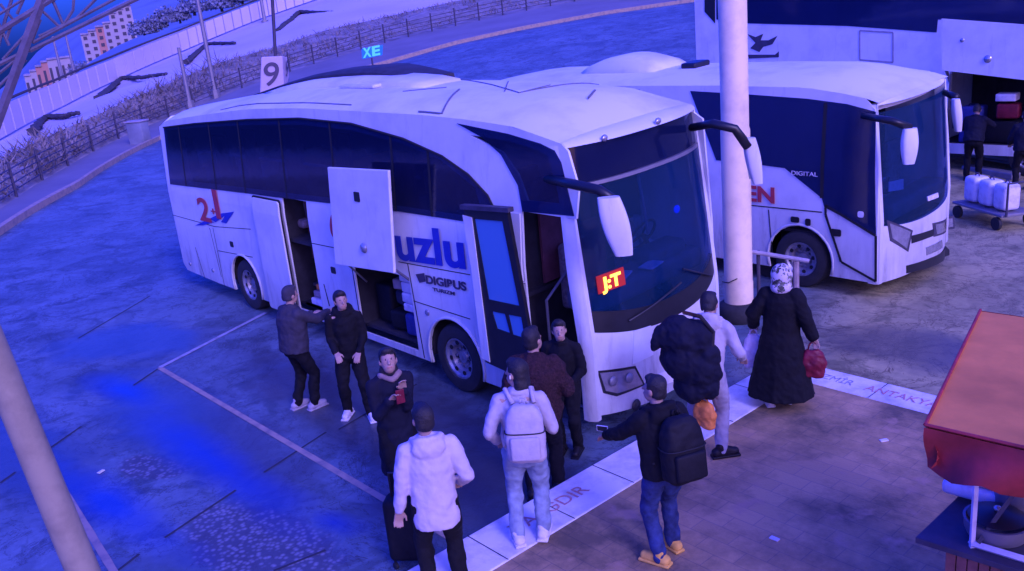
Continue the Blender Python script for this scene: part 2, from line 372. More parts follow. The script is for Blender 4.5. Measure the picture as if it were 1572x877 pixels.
    def build(s, name, m, parent=None, smooth=False, xf=None, bevel=0, recalc=True):
        off = wloc(parent) if parent else Vector((0, 0, 0))
        me = D_.meshes.new(name); me.from_pydata([tuple((xf(p) if xf else p) - off) for p in s.v], [], s.f)
        ms = m if isinstance(m, (list, tuple)) else [m]
        for q in ms: me.materials.append(M[q] if isinstance(q, str) else q)
        for p, i in zip(me.polygons, s.mi): p.material_index = i; p.use_smooth = bool(smooth)
        if recalc:
            bm = bmesh.new(); bm.from_mesh(me); bmesh.ops.recalc_face_normals(bm, faces=bm.faces); bm.to_mesh(me); bm.free()
        if smooth == 'auto':
            me.set_sharp_from_angle(angle=R_(35))
        me.validate(); me.update()
        o = D_.objects.new(name, me); COL.objects.link(o); o.parent = parent
        if bevel:
            b = o.modifiers.new('bevel', 'BEVEL'); b.width = bevel; b.segments = 2; b.limit_method = 'ANGLE'
        return o
def text(body, size, P0, xdir, ydir, m, name, parent, ext=.004, bold=0.0, shear=0, spacing=1.0, stretch=1.0, xf=None, target=None):
    cu = D_.curves.new('t', 'FONT'); cu.body = body; cu.size = size; cu.extrude = ext; cu.offset = bold; cu.shear = shear; cu.space_character = spacing
    o = D_.objects.new('t', cu); COL.objects.link(o); bpy.context.view_layer.update()
    me0 = D_.meshes.new_from_object(o.evaluated_get(bpy.context.evaluated_depsgraph_get())); D_.objects.remove(o); D_.curves.remove(cu)
    xs = [v.co.x for v in me0.vertices]; x0 = min(xs); w = max(xs) - x0
    if target: stretch = target / w
    xd = Vector(xdir).normalized(); yd = Vector(ydir).normalized(); zd = xd.cross(yd); P0 = Vector(P0)
    mb = MB(); mb.add([P0 + xd * ((v.co.x - x0) * stretch) + yd * v.co.y + zd * v.co.z for v in me0.vertices], [tuple(p.vertices) for p in me0.polygons])
    D_.meshes.remove(me0)
    return mb.build(name, m, parent, xf=xf)

# ------------------------------------------------------------------ terrain and far background
def curve_az(ctrl):
    out = []
    for u, v, d in ctrl:
        if d is None:
            p = G(u, v, 0); out.append((math.atan2(p.y - CAM.y, p.x - CAM.x), math.hypot(p.x - CAM.x, p.y - CAM.y), 0.0))
        else:
            p = PD(u, v, d); out.append((math.atan2(p.y - CAM.y, p.x - CAM.x), d, p.z))
    out = [((a + 2 * PI) % (2 * PI), d, z) for a, d, z in out]
    out.sort(); return out
def ev(c, az):
    az = az % (2 * PI)
    if az <= c[0][0]: return c[0][1], c[0][2]
    if az >= c[-1][0]: return c[-1][1], c[-1][2]
    for (a, d, z), (a2, d2, z2) in zip(c, c[1:]):
        if a <= az <= a2:
            t = (az - a) / max(1e-9, a2 - a); return d + (d2 - d) * t, z + (z2 - z) * t
def ptc(c, az, dz=0):
    d, z = ev(c, az); return Vector((CAM.x + math.cos(az) * d, CAM.y + math.sin(az) * d, z + dz))
cK = curve_az([(-120, 430, None), (0, 360, None), (120, 288, None), (245, 215, None), (400, 156, 57), (590, 99, 60), (700, 68, 62), (800, 46, 64), (930, 22, 66), (1070, 2, 68), (1400, -40, 75), (1900, -100, 80)])
cF = curve_az([(-120, 395, 36), (0, 322, 37), (105, 255, 47), (250, 184, 62), (380, 132, 65), (505, 91, 68), (594, 65, 70), (683, 44, 72), (760, 26, 74), (1000, -20, 78), (1400, -70, 84), (1900, -130, 90)])
cB = curve_az([(-120, 305, 44), (0, 248, 46), (144, 179, 58), (192, 156, 63), (271, 124, 70), (335, 97, 74), (393, 80, 77), (431, 70, 79), (500, 46, 82), (585, 28, 85), (680, 6, 88), (1000, -60, 92), (1900, -190, 100)])
cS = curve_az([(-120, 275, 66), (0, 217, 70), (96, 166, 84), (179, 125, 96), (281, 80, 108), (396, 32, 116), (500, -4, 122), (700, -70, 130), (1000, -120, 135), (1900, -240, 140)])
cT = curve_az([(-120, 246, 100), (0, 190, 110), (144, 104, 130), (281, 44, 150), (412, 2, 160), (700, -90, 170), (1000, -150, 180), (1900, -290, 200)])
cM = curve_az([(-120, 240, 300), (0, 176, 300), (52, 152, 300), (117, 119, 300), (139, 98, 300), (211, 57, 300), (330, 20, 300), (450, -20, 300), (700, -110, 300), (1900, -330, 300)])
cH = curve_az([(-120, 210, 640), (0, 140, 640), (34, 107, 640), (46, 91, 640), (64, 73, 640), (91, 55, 640), (150, 22, 640), (205, -6, 640), (320, -50, 640), (700, -150, 640), (1900, -400, 640)])
NA = 420
AZ = [i * 2 * PI / NA for i in range(NA)]
def ring_sheet(name, c0, c1, rows, m, amp=0, ns=.1, kind='structure', smooth=True):
    mb = MB(); rings = []
    for k in range(rows + 1):
        t = k / rows; ring = []
        for az in AZ:
            a = c0(az) if callable(c0) else ptc(c0, az); b = c1(az) if callable(c1) else ptc(c1, az)
            p = a.lerp(b, t)
            if amp and 0 < k < rows: p.z += amp * noise.noise(p * ns) * math.sin(PI * t) 
            ring.append(p)
        rings.append(ring)
    mb.loft(rings, cap=False)
    o = mb.build(name, m, smooth=smooth, recalc=False); tag(o, kind=kind)
    for p in o.data.polygons:
        pass
    return o
# the yard: flat centre, then gently rising to the far kerb
mb = MB()
c0 = Vector((CAM.x, CAM.y, 0)); rings = []
for r in (2, 6, 10, 15, 20, 24): rings.append([Vector((c0.x + math.cos(a) * r, c0.y + math.sin(a) * r, 0)) for a in AZ])
for k in range(1, 15):
    t = k / 14; rg = []
    for a in AZ:
        b = ptc(cK, a); p = rings[5][AZ.index(a)].lerp(b, t); p.z = b.z * t * t * (3 - 2 * t) * .5 + b.z * t * .5; rg.append(p)
    rings.append(rg)
mb.loft(rings, cap=False)
k = len(mb.v); mb.v.append(c0.copy())
for j in range(NA): mb.f.append((j, (j + 1) % NA, k)); mb.mi.append(0)
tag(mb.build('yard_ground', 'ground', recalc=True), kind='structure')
ring_sheet('far_sidewalk', cK, cF, 3, 'sidewalk')
ring_sheet('brush_bank', cF, cB, 6, 'brush', .5, .5)
ring_sheet('snow_slope', cB, cS, 8, 'snow', .8, .08)
ring_sheet('snowy_terrace', cS, cT, 4, 'terrace', .6, .1)
ring_sheet('hill_foot', cT, cM, 4, 'hill', 3, .03)
ring_sheet('hill', cM, cH, 8, 'hill', 8, .012)

def azu(u, v=100):
    r = ray(u, v); return (math.atan2(r.y, r.x) + 2 * PI) % (2 * PI)
azL, azR = azu(-60, 340), azu(1150, 0)   # azimuth falls to the right
def arc(c, n, a0=azL, a1=azR, dz=0): return [ptc(c, a0 + (a1 - a0) * i / n, dz) for i in range(n + 1)]
# far kerb strip
pts = arc(cK, 90)
mb = MB(); rings = []
for p in pts:
    d = Vector((p.x - CAM.x, p.y - CAM.y, 0)).normalized()
    rings.append([p + d * -.3 + Vector((0, 0, -.05)), p + d * -.3 + Vector((0, 0, .22)), p + d * .25 + Vector((0, 0, .24)), p + d * .25 + Vector((0, 0, -.05))])
mb.loft(rings); tag(mb.build('far_kerb', 'yellow'), kind='structure')
M['yellowfar'] = M['yellow']
# metal fence along the sidewalk
fence = thing('metal_fence', 'long low grey metal rail fence along the far sidewalk below the snowy slope', 'fence', ptc(cF, azu(300, 150)))
fp = arc(cF, 64)
for h in (.28, .55, .82, 1.1):
    MB().tube([p + Vector((0, 0, h)) for p in fp], .026, 6).build('rail', 'darksteel', fence)
for i in range(0, 65, 2):
    MB().tube([fp[i] + Vector((0, 0, -.1)), fp[i] + Vector((0, 0, 1.35))], .06, 6).build('post', 'darksteel', fence)
# brushwood in front of / behind the fence
mb = MB(); rng = random.Random(3)
for i in range(7500):
    t = rng.random() ** 1.0; az = azL + (azR - azL) * t; a = ptc(cF, az); b = ptc(cB, az); w = rng.random()
    p = a.lerp(b, .08 + w * .95)
    dens = noise.noise(Vector((p.x * .08, p.y * .08, 0)))
    left = 1 if t < .33 else .55
    h = (.25 + rng.random() * .8) * (1 + dens) * left
    d = Vector((rng.uniform(-1, 1), rng.uniform(-1, 1), rng.uniform(.25, 1.0))).normalized()
    s_ = Vector((rng.uniform(-1, 1), rng.uniform(-1, 1), 0)).normalized() * .05
    mb.add([p - s_, p + s_, p + d * h + s_ * .4, p + d * h * .5 + s_ * 2.2], [(0, 1, 2, 3)])
tag(mb.build('dry_brushwood', 'twig', recalc=False), label='tangle of dry brushwood behind the rail fence', cat='brush', kind='stuff')
# upper concrete fence: posts and panels
up = thing('concrete_fence', 'pale panel fence on the terrace above the snowy slope', 'fence', ptc(cS, azu(200, 110)))
a1 = azu(560, -10); sp = arc(cS, 46, azL, a1, .15)
for i in range(46):
    a, b = sp[i], sp[i + 1]; mb = MB(); n = (b - a).cross(Vector((0, 0, 1))).normalized() * .08; H = Vector((0, 0, 1.9))
    g = (b - a) * .06
    mb.add([a + g - n, b - g - n, b - g - n + H, a + g - n + H, a + g + n, b - g + n, b - g + n + H, a + g + n + H], [(0, 1, 2, 3), (7, 6, 5, 4), (0, 4, 5, 1), (1, 5, 6, 2), (2, 6, 7, 3), (3, 7, 4, 0)])
    mb.build('panel', 'snow', up)
MB().tube([p + Vector((0, 0, 2.15)) for p in sp], .1, 6).build('rail', 'stone', up)
# dark stone channels on the snow slope
def slopept(u, v):
    az = azu(u, v); lo, hi = ptc(cB, az), ptc(cS, az); best = None
    for k in range(60):
        p = lo.lerp(hi, k / 59); d = p - CAM; vv = 438.5 + FOC * d.dot(CD) / d.dot(CF)
        if best is None or abs(vv - v) < best[0]: best = (abs(vv - v), p)
    return best[1]
for pl, lb in (([(48, 205), (70, 182), (96, 180), (121, 174)], 'dark bent stone drain on the snow, nearest the left edge'),
           ([(150, 153), (188, 121), (215, 120), (256, 114)], 'dark bent stone drain on the snow below the left lamp posts'),
           ([(287, 96), (318, 68), (361, 67)], 'dark bent stone drain on the snow behind the middle lamp posts'),
           ([(427, 49), (460, 19), (500, 20), (530, 20)], 'dark bent stone drain on the snow right of the number sign pole')):
    P = [slopept(*q) + Vector((0, 0, .05)) for q in pl]; PP = []
    for a, b in zip(P, P[1:]):
        for k in range(14): PP.append(a.lerp(b, k / 14) + Vector((rng.uniform(-.12, .12), rng.uniform(-.12, .12), rng.uniform(-.04, .05))))
    PP.append(P[-1])
    mb = MB().tube(PP, [rng.uniform(.26, .32) * (1 - .55 * i / len(PP)) for i in range(len(PP))], 5)
    o = mb.build('stone_drain', 'stone'); tag(o, lb, 'drain', 'stone drains on the snow slope')
# lamp posts / masts
def mast(u0, v0, u1, v1, base, dist, label, m='steel', w=.09, arm=True):
    b = base if isinstance(base, Vector) else PD(u1, v1, dist); t = PD(u0, v0, math.hypot(b.x - CAM.x, b.y - CAM.y))
    o = thing('lamp_post', label, 'lamp post', b, 'masts and lamp posts behind the yard')
    h = max(3, t.z - b.z)
    if v0 <= 0: h += 3
    MB().tube([b + Vector((0, 0, -.3)), b + Vector((0, 0, h))], [w * 1.2, w * .8], 8).build('pole', m, o)
    MB().tube([b + Vector((0, 0, -.3)), b + Vector((0, 0, .35))], w * 2.2, 8).build('base', m, o)
    if arm:
        MB().tube([b + Vector((0, 0, h - .1)), b + Vector((.5, -.6, h + .15)), b + Vector((1.0, -1.2, h + .2))], w * .6, 6).build('arm', m, o)
        MB().rbox(b + Vector((1.2, -1.45, h + .18)), (.35, .6, .14), .7).build('lamp_head', m, o)
    return o
mast(92, 55, 104, 153, None, 92, 'slim pale mast, leftmost, in front of the striped house', w=.13, arm=False)
mast(109, 48, 119, 132, None, 100, 'slim pale mast, second from the left, right beside the striped house', w=.13, arm=False)
mast(283, 72, 292, 163, None, 63, 'short pale post on the rail fence just left of the taller post', w=.14, arm=False)
mast(314, 0, 331, 146, None, 64, 'tall pale lamp post rising from the rail fence above the rear of the white coach', w=.14)
mast(404, 0, 407, 36, None, 112, 'pale lamp post on the upper terrace behind the number sign pole', w=.2)

# buildings far away
def block(u0, v0, u1, v1, hpx, dist, nb, wallm, label, orange=(), stripes=False, depth=14):
    a = PD(u0, v0, dist); b = PD(u1, v1, dist); root = thing('apartment_building', label, 'building', a.lerp(b, .5))
    hh = hpx / FOC * dist * 1.0
    ax = Vector((b.x - a.x, b.y - a.y, 0)); L = ax.length; ax.normalize(); nd = Vector((-ax.y, ax.x, 0))
    if nd.dot(a - CAM) < 0: nd = -nd
    for i in range(nb):
        t0, t1 = i / nb, (i + 1) / nb; z0 = a.z + (b.z - a.z) * (t0 + t1) / 2; H = hh * (1.0 if not stripes else 1 - .25 * abs((t0 + t1) - 1))
        if not stripes and i >= nb * .45: H *= 1.22
        p = a + ax * L * t0; q = a + ax * L * t1; mb = MB(); vs = []
        for z in (z0 - 6, z0 + H):
            vs += [Vector((p.x, p.y, z)), Vector((q.x, q.y, z)), Vector((q.x, q.y, z)) + nd * depth, Vector((p.x, p.y, z)) + nd * depth]
        mb.add(vs, [(0, 3, 2, 1), (4, 5, 6, 7), (0, 1, 5, 4), (1, 2, 6, 5), (2, 3, 7, 6), (3, 0, 4, 7)])
        w = mb.build('wall', 'bldgorange' if i in orange else wallm, root)
        if i in orange: w['label'] = 'orange rendered stair bay'
        mr = MB(); e = nd * .4 + ax * .05
        vs = [Vector((x.x, x.y, z)) + o_ for z in (z0 + H + .02, z0 + H + .5) for x, o_ in ((p, -e), (q, -nd * .4), (q, nd * depth), (p, nd * depth))]
        mr.add(vs, [(0, 3, 2, 1), (4, 5, 6, 7), (0, 1, 5, 4), (1, 2, 6, 5), (2, 3, 7, 6), (3, 0, 4, 7)]); mr.build('roof', 'terrace', root)
        rows = 1 if stripes else 4 if i < nb * .45 else 5
        for r in range(rows):
            zz0 = z0 + H * ((r + .28) / rows); zz1 = z0 + H * ((r + .75) / rows)
            if stripes: zz0, zz1 = z0 + .5, z0 + H * .72
            c0_ = p.lerp(q, .28 if not stripes else .1) - nd * .12; c1_ = p.lerp(q, .74 if not stripes else .5) - nd * .12
            m_ = MB(); m_.add([Vector((c0_.x, c0_.y, zz0)), Vector((c1_.x, c1_.y, zz0)), Vector((c1_.x, c1_.y, zz1)), Vector((c0_.x, c0_.y, zz1)),
                               Vector((c0_.x, c0_.y, zz0)) + nd * .1, Vector((c1_.x, c1_.y, zz0)) + nd * .1, Vector((c1_.x, c1_.y, zz1)) + nd * .1, Vector((c0_.x, c0_.y, zz1)) + nd * .1],
                              [(0, 1, 2, 3), (7, 6, 5, 4), (0, 4, 5, 1), (1, 5, 6, 2), (2, 6, 7, 3), (3, 7, 4, 0)])
            m_.build('window', 'bldgwin', root)
    return root
block(134, 100, 211, 59, 37, 290, 7, 'bldgwall', 'cream apartment block with an orange stair bay on the far hillside', orange=(2,))
block(46, 154, 118, 121, 38, 290, 8, 'bldgwall', 'low pinkish house with tall vertical stripes, left of the cream apartment block', orange=(2, 3), stripes=True)
# bushes on the hill foot
def bush(p, r, label, n=800):
    b = MB()
    for i in range(n):
        d = Vector((rng.gauss(0, 1), rng.gauss(0, 1), abs(rng.gauss(0, .8)))).normalized() * r * (.35 + .65 * rng.random()) * (1 + .5 * noise.noise(Vector((i * .3, r, 0))))
        c = p + Vector((d.x, d.y, d.z * .9)); s = r * .06; u = Vector((rng.uniform(-1, 1), rng.uniform(-1, 1), rng.uniform(-1, 1))).normalized() * s; v = u.cross(Vector((rng.uniform(-1, 1), 1, rng.uniform(-1, 1)))).normalized() * s
        b.add([c - u - v, c + u - v, c + u + v, c - u + v], [(0, 1, 2, 3)])
    o = thing('hillside_bush', label, 'bush', p, 'bare bushes on the far hillside')
    b.build('crown', 'hillbush', o, recalc=False); MB().tube([p + Vector((0, 0, -1)), p + Vector((0, 0, r * .6))], [r * .1, r * .04], 6).build('trunk', 'stone', o)
hb = [(126, 112, 3.2, 'dark bush between the striped house and the cream block'), (222, 52, 4, 'dark bush touching the right end of the cream block'), (238, 44, 3.4, 'second bush to the right of the cream block'),
      (256, 34, 4.2, 'third bush to the right of the cream block'), (276, 30, 3.2, 'small bush left of the tall lamp post top'), (298, 18, 4.4, 'large bush just left of the tall lamp post top'), (340, 12, 4.4, 'bush just right of the tall lamp post top'), (372, 2, 4, 'bush left of the terrace lamp post')]
for u, v, r, lb in hb:
    bush(PD(u, v, 250), r, lb)

# ------------------------------------------------------------------ yard markings, kerbs, platform
def strip(name, a, b, w, z, m, h=.004, lab=None):
    a = Vector((a[0], a[1], z)); b = Vector((b[0], b[1], z)); d = (b - a).normalized(); n = Vector((-d.y, d.x, 0)) * w / 2
    mb = MB(); k = 24; L0, L1 = [], []
    for i in range(k + 1):
        p = a.lerp(b, i / k); j = .12 * w * (rng.random() - .5)
        L0.append(p - n * (1 + j / w)); L1.append(p + n * (1 + j / w))
    mb.add(L0 + L1, [(i, i + 1, i + 1 + k + 1, i + k + 1) for i in range(k)])
    return tag(mb.build(name, m, recalc=False), kind='structure')
strip('yellow_bay_line', (-7.66, -3.67), (.2, -3.62), .085, .006, 'yellow')
strip('yellow_lane_line', G(60, 690)[:2], G(185, 895)[:2], .08, .006, 'yellow')
strip('bay_rear_line', (-7.66, -3.67), (-8.75, -1.2), .09, .008, 'whiteline')
for i, (a, b) in enumerate([((245, 565), (205, 592)), ((1028 / 2.054, 664), (405, 726)), ((362, 753), (253, 826)), ((214, 851), (170, 885)), ((60, 700), (125, 655)), ((0, 742), (24, 725)), ((640, 590), (520, 660)), ((700, 860), (830, 760)), ((120, 520), (230, 455)), ((500, 845), (420, 877))]):
    strip('slab_joint', G(*a)[:2], G(*b)[:2], .035, .005, 'joint')
# platform: x>.95 and y<1.55, raised .12
KX0, KX1, KY0, KY1 = .30, .92, 1.50, 2.02
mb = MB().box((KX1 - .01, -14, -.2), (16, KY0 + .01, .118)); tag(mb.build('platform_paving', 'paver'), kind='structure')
mb = MB(); mb.rbox(Vector(((KX0 + KX1) / 2, (-14 + KY1) / 2, .02)), (KX1 - KX0, 14 + KY1, .22), 0, .02)
tag(mb.build('platform_kerb', 'kerb'), kind='structure')
mb = MB(); mb.rbox(Vector(((KX1 + 16) / 2, (KY0 + KY1) / 2, .02)), (16 - KX1 - .002, KY1 - KY0, .216), 0, .02)
tag(mb.build('side_kerb', 'kerb'), kind='structure')
for i in range(-14, 3): strip('kerb_joint', (KX0, i * .9), (KX1, i * .9), .012, .134, 'joint')
for i in range(1, 12): strip('side_kerb_joint', (KX1 + i * .9, KY0), (KX1 + i * .9, KY1), .012, .132, 'joint')
kt = thing('kerb_lettering', 'dark red painted words on the white kerb below the boarding passengers', 'lettering', (.6, -3, .13))
text('YA IĞDIR', .24, (.66, -3.25, .1345), (0, 1, 0), (-1, 0, 0), 'kerbtext', 'lettering', kt, ext=.001, bold=.001, target=1.05)
kt2 = thing('kerb_lettering', 'dark red painted city name on the side kerb running to the red stall', 'lettering', (2.4, 1.7, .13))
text('ANTAKYA', .22, (1.66, 1.68, .1325), (1, 0, 0), (0, 1, 0), 'kerbtext', 'lettering', kt2, ext=.001, bold=.001, target=.9)
text('İZMİR', .2, (.99, 1.7, .1325), (1, 0, 0), (0, 1, 0), 'whiteline', 'lettering_faded', kt2, ext=.001, target=.5)
# litter
for i, (u, v, lb) in enumerate([(1189, 827, 'white scrap of paper lying on the platform bottom centre right'), (1357, 676, 'small pale scrap near the side kerb'), (155, 724, 'tiny white scrap between the blue wet streaks')]):
    p = G(u, v, .125 if u > 700 else .012); o = MB().rbox(p, (.09, .05, .012), i, .004).build('litter', 'can'); tag(o, lb, 'litter')

# ------------------------------------------------------------------ vehicles
def sideY(y0, z, knee=2.1, k=.07):
    return y0 + max(0, z - knee) * k
class Bus:
    def __init__(s, root, yn, kneel, paint):
        s.root = root; s.yn = yn; s.kn = kneel; s.paint = paint; s.w = 2.55
    def xf(s, p):
        return Vector((p.x, p.y, p.z + s.kn * (p.y - s.yn)))
    def near(s, out=0.0):
        return lambda x, z: Vector((x, sideY(s.yn, z) - out, z))
    def far(s):
        return lambda x, z: Vector((x, 2 * (s.yn + 1.275) - sideY(s.yn, z), z))
    def side(s, name, pts, m, holes=(), out=0.0, th=.03, parent=None, bevel=0, smooth=False):
        return MB().poly(pts, holes, s.near(out), Vector((0, th, 0)), knee=[2.1]).build(name, m, parent or s.root, xf=s.xf, bevel=bevel)
    def px(s, pts, y=None):
        r = []
        for u, v in pts:
            yy = s.yn
            for _ in range(5):
                p = PY(u, v, yy if y is None else y); yy = sideY(s.yn, p.z)
            r.append((p.x, p.z))
        return r
def rrect(x0, z0, x1, z1, r=.06, n=4):
    o = []
    for cx, cz, a in ((x1 - r, z0 + r, -90), (x1 - r, z1 - r, 0), (x0 + r, z1 - r, 90), (x0 + r, z0 + r, 180)):
        for k in range(n + 1): q = R_(a + 90 * k / n); o.append((cx + r * math.cos(q), cz + r * math.sin(q)))
    return o
def archp(cx, cz, r, z0, n=12):
    a0 = math.asin((z0 - cz) / r); return [(cx + r * math.cos(q), cz + r * math.sin(q)) for q in [a0 + (PI - 2 * a0) * k / n for k in range(n + 1)]][::-1]
def wheel(parent, x, y, z, r, s=1):
    w = thing('wheel', None, None, (x, y, z)); w.parent = parent; w.location = Vector((x, y, z)) - wloc(parent)
    T = [(r * .58, 0), (r * .62, -.03), (r * .8, -.04), (r * .95, -.02), (r, .03), (r, .24), (r * .9, .28), (r * .58, .28)]
    MB().lathe([(a, b * s) for a, b in T], (x, y, z), 'Y', 36).build('tyre', 'rubber', w, smooth='auto')
    rp = [(.001, .06), (r * .17, .06), (r * .2, .09), (r * .34, .1), (r * .4, .03), (r * .5, .02), (r * .55, -.01), (r * .6, -.012), (r * .6, .05)]
    mb = MB().lathe([(a, b * s) for a, b in rp], (x, y, z), 'Y', 36)
    for k in range(10):
        a = k * 2 * PI / 10; mb.tube([(x + math.cos(a) * r * .27, y + .1 * s, z + math.sin(a) * r * .27), (x + math.cos(a) * r * .27, y + .06 * s, z + math.sin(a) * r * .27)], .02, 6)
    mb.build('rim', 'rim', w, smooth='auto')
    mb = MB()
    for k in range(8):
        a = k * 2 * PI / 8 + .2; c = Vector((x + math.cos(a) * r * .45, y + .015 * s, z + math.sin(a) * r * .45)); mb.lathe([(.001, 0), (.035, 0), (.035, .01)], c, 'Y', 10)
    mb.build('rim_holes', 'seam', w)
    return w
def frontpatch(bus, x0, ys, zlo, zhi, out, bow, lean, kneez=1.3, nz_=10, th=.05):
    """grid on the bowed nose; zlo/zhi functions of y"""
    mb = MB(); cy = bus.yn + 1.275; hw = 1.2; F = []; B = []
    def fx(y, z):
        t = min(1.0, abs((y - cy) / hw)); return x0 - bow * t ** 2.6 - max(0, z - kneez) * lean + out
    for i in range(nz_ + 1):
        for y in ys:
            z = zlo(y) + (zhi(y) - zlo(y)) * i / nz_; F.append(Vector((fx(y, z), y, z))); B.append(Vector((fx(y, z) - th, y, z)))
    n = len(ys); fs = []
    for i in range(nz_):
        for j in range(n - 1): fs.append((i * n + j, i * n + j + 1, (i + 1) * n + j + 1, (i + 1) * n + j))
    N = len(F); fb = [tuple(N + q for q in reversed(f)) for f in fs]; sd = []
    for j in range(n - 1): sd += [(j, N + j, N + j + 1, j + 1), (nz_ * n + j, nz_ * n + j + 1, N + nz_ * n + j + 1, N + nz_ * n + j)]
    for i in range(nz_): sd += [(i * n, (i + 1) * n, N + (i + 1) * n, N + i * n), (i * n + n - 1, N + i * n + n - 1, N + (i + 1) * n + n - 1, (i + 1) * n + n - 1)]
    mb.add(F + B, fs + fb + sd); mb.fx = fx
    return mb
def lin(a, b, n): return [a + (b - a) * i / n for i in range(n + 1)]

# ---------------- main coach
coach = thing('coach_bus', 'large white coach with lifted luggage flap and open front door, boarding passengers', 'bus', (-6.1, 0, 0))
B = Bus(coach, -1.275, .045, 'paint')
XR, XF = -12.25, -.16
AX1, AX2, AR = -9.16, -2.72, .60
def top(x):
    pts = [(-12.25, 3.42), (-11.9, 3.54), (-10, 3.70), (-8, 3.84), (-6.2, 3.88), (-4.5, 3.86), (-3, 3.84), (-2, 3.80), (-1.2, 3.74), (-.7, 3.64), (-.16, 3.52)]
    for (a, z), (b, w) in zip(pts, pts[1:]):
        if a <= x <= b: return z + (w - z) * (x - a) / (b - a)
    return pts[0][1] if x < a else pts[-1][1]
outer = [(XR, .50), (-12.1, .36), (-10.6, .32)] + archp(AX1, .5, AR, .32) + [(-5.2, .32)] + [(-3.6, .32)] + archp(AX2, .5, AR, .32) + [(-1.12, .32), (-1.12, 2.76), (-.22, 2.76), (-.17, 3.1), (-.32, 3.5), (-.42, top(-.42))]
outer += [(x, top(x)) for x in lin(-.9, -12.0, 26)] + [(XR, 3.40)]
RD = [(-7.16, .42), (-6.33, .42), (-6.33, 2.40), (-7.16, 2.40)]
LG = [(-5.12, .42), (-3.62, .42), (-3.62, 1.55), (-5.12, 1.55)]
def inset(q, kx, kz):
    cx = (min(a for a, _ in q) + max(a for a, _ in q)) / 2; cz = sum(z for _, z in q) / len(q)
    return [(cx + (a - cx) * kx, cz + (z - cz) * kz) for a, z in q]
WH = B.px([(262, 283), (380, 297), (425, 303), (505, 312), (615, 325), (720, 341), (750, 346), (735, 290), (680, 240), (620, 213), (540, 190), (460, 182), (380, 184), (300, 190), (252, 196)])
DH = B.px([(715, 202), (780, 212), (830, 228), (846, 238), (862, 300), (868, 322), (812, 316), (796, 270), (770, 232)])
B.side('body_side', outer, 'paint', holes=[RD, LG, inset(WH, .985, .86), inset(DH, .92, .88)])
# far wall
MB().poly([(XR, .45), (-10, .32), (-.2, .32), (-.25, 3.4)] + [(x, top(x)) for x in lin(-.6, -12.0, 16)] + [(XR, 3.4)], (), B.far(), Vector((0, -.03, 0)), knee=[2.1]).build('far_side', 'paint', coach, xf=B.xf)
# roof
rings = []
for x in [XR + .0, XR + .12, -11.8] + lin(-11, -1.2, 22) + [-.8, -.55, -.42]:
    zt = top(x) - .002; yy = sideY(-1.275, zt); crown = .17 if x < -1 else .17 * max(0, (-.3 - x) / .7)
    drop = .0 if x > XR + .1 else .12
    ring = [Vector((x, yy * math.cos(q) if True else 0, 0)) for q in ()]
    for k in range(21):
        t = -1 + 2 * k / 20; a = abs(t); y = t * abs(yy); z = zt + crown * (1 - a ** 3.2) - drop * 0; ring.append(Vector((x, y, z)))
    rings.append(ring)
mb = MB(); mb.loft(rings, cap=False, closed=False)
mb.build('roof', 'roofpaint', coach, smooth=True, xf=B.xf)
# rear wall
mb = MB(); mb.poly([(-1.27, .5), (1.27, .5), (1.27, 2.1), (1.18, 3.42), (.9, 3.58), (-.9, 3.58), (-1.18, 3.42), (-1.27, 2.1)], (), lambda a, b: Vector((XR, a, b)), Vector((.03, 0, 0))).build('rear_wall', 'paint', coach, xf=B.xf)
# roof trims: flank swoosh crease, skylights, AC pod
def roofz(x, y):
    zt = top(x); yy = abs(sideY(-1.275, zt)); a = min(1, abs(y) / yy); return zt + (.17 if x < -1 else .17 * max(0, (-.3 - x) / .7)) * (1 - a ** 3.2)
def roofline(pts, w=.018, name='roof_seam', m='roofseam', lift=.004):
    mb = MB(); P = []
    for a, b in zip(pts, pts[1:]):
        for k in range(10):
            x = a[0] + (b[0] - a[0]) * k / 10; y = a[1] + (b[1] - a[1]) * k / 10; P.append(Vector((x, y, roofz(x, y) + lift)))
    mb.tube(P, w / 2, 6); return mb.build(name, m, coach, xf=B.xf)
def rpx(pts):
    o = []
    for u, v in pts:
        z = 4.0
        for _ in range(8): q = G(u, v, z); z = roofz(max(-12, min(-.4, q.x)), max(-1.1, min(1.1, q.y))) + .045 * (q.y + 1.275)
        o.append((max(-12, min(-.4, q.x)), max(-1.1, min(1.1, q.y))))
    return o
roofline(rpx([(622, 168), (700, 196)]), .016); roofline(rpx([(712, 172), (797, 142), (954, 163)]), .016); roofline(rpx([(797, 142), (850, 130)]), .014)
roofline(rpx([(606, 150), (660, 148), (708, 136)]), .03); roofline(rpx([(786, 188), (780, 204)]), .02); roofline(rpx([(960, 168), (1040, 152)]), .010)
roofline([(-4.9, -1.02), (-8.7, -1.0), (-9.4, -1.08)], .02)
roofline([(-1.2, .25), (-1.0, -.1)], .03)
mb = MB()
for x0, x1, y0, y1 in ((-6.3, -5.3, -.35, .35),): mb.rbox(Vector(((x0 + x1) / 2, 0, roofz(x0, 0) + .02)), (x1 - x0, y1 - y0, .06), 0, .03)
mb.build('roof_hatch', 'roofpaint', coach, xf=B.xf, smooth='auto')
mb = MB(); P = []
rings = []
for x in lin(-10.6, -5.0, 16):
    t = (x + 10.6) / 5.6; h = .03 + .20 * math.sin(min(1, t * 1.6) * PI / 2) * (1 if t < .75 else math.cos((t - .75) / .25 * PI / 2) * .9 + .1)
    z = roofz(x, .6); rings.append([Vector((x, .18, z - .1)), Vector((x, .22, z + h * .8)), Vector((x, .34, z + h)), Vector((x, .92, z + h)), Vector((x, 1.02, z + h * .8)), Vector((x, 1.06, z - .25))])
mb.loft(rings).build('air_conditioner', 'acdark', coach, xf=B.xf, smooth='auto')
mb = MB(); rings = []
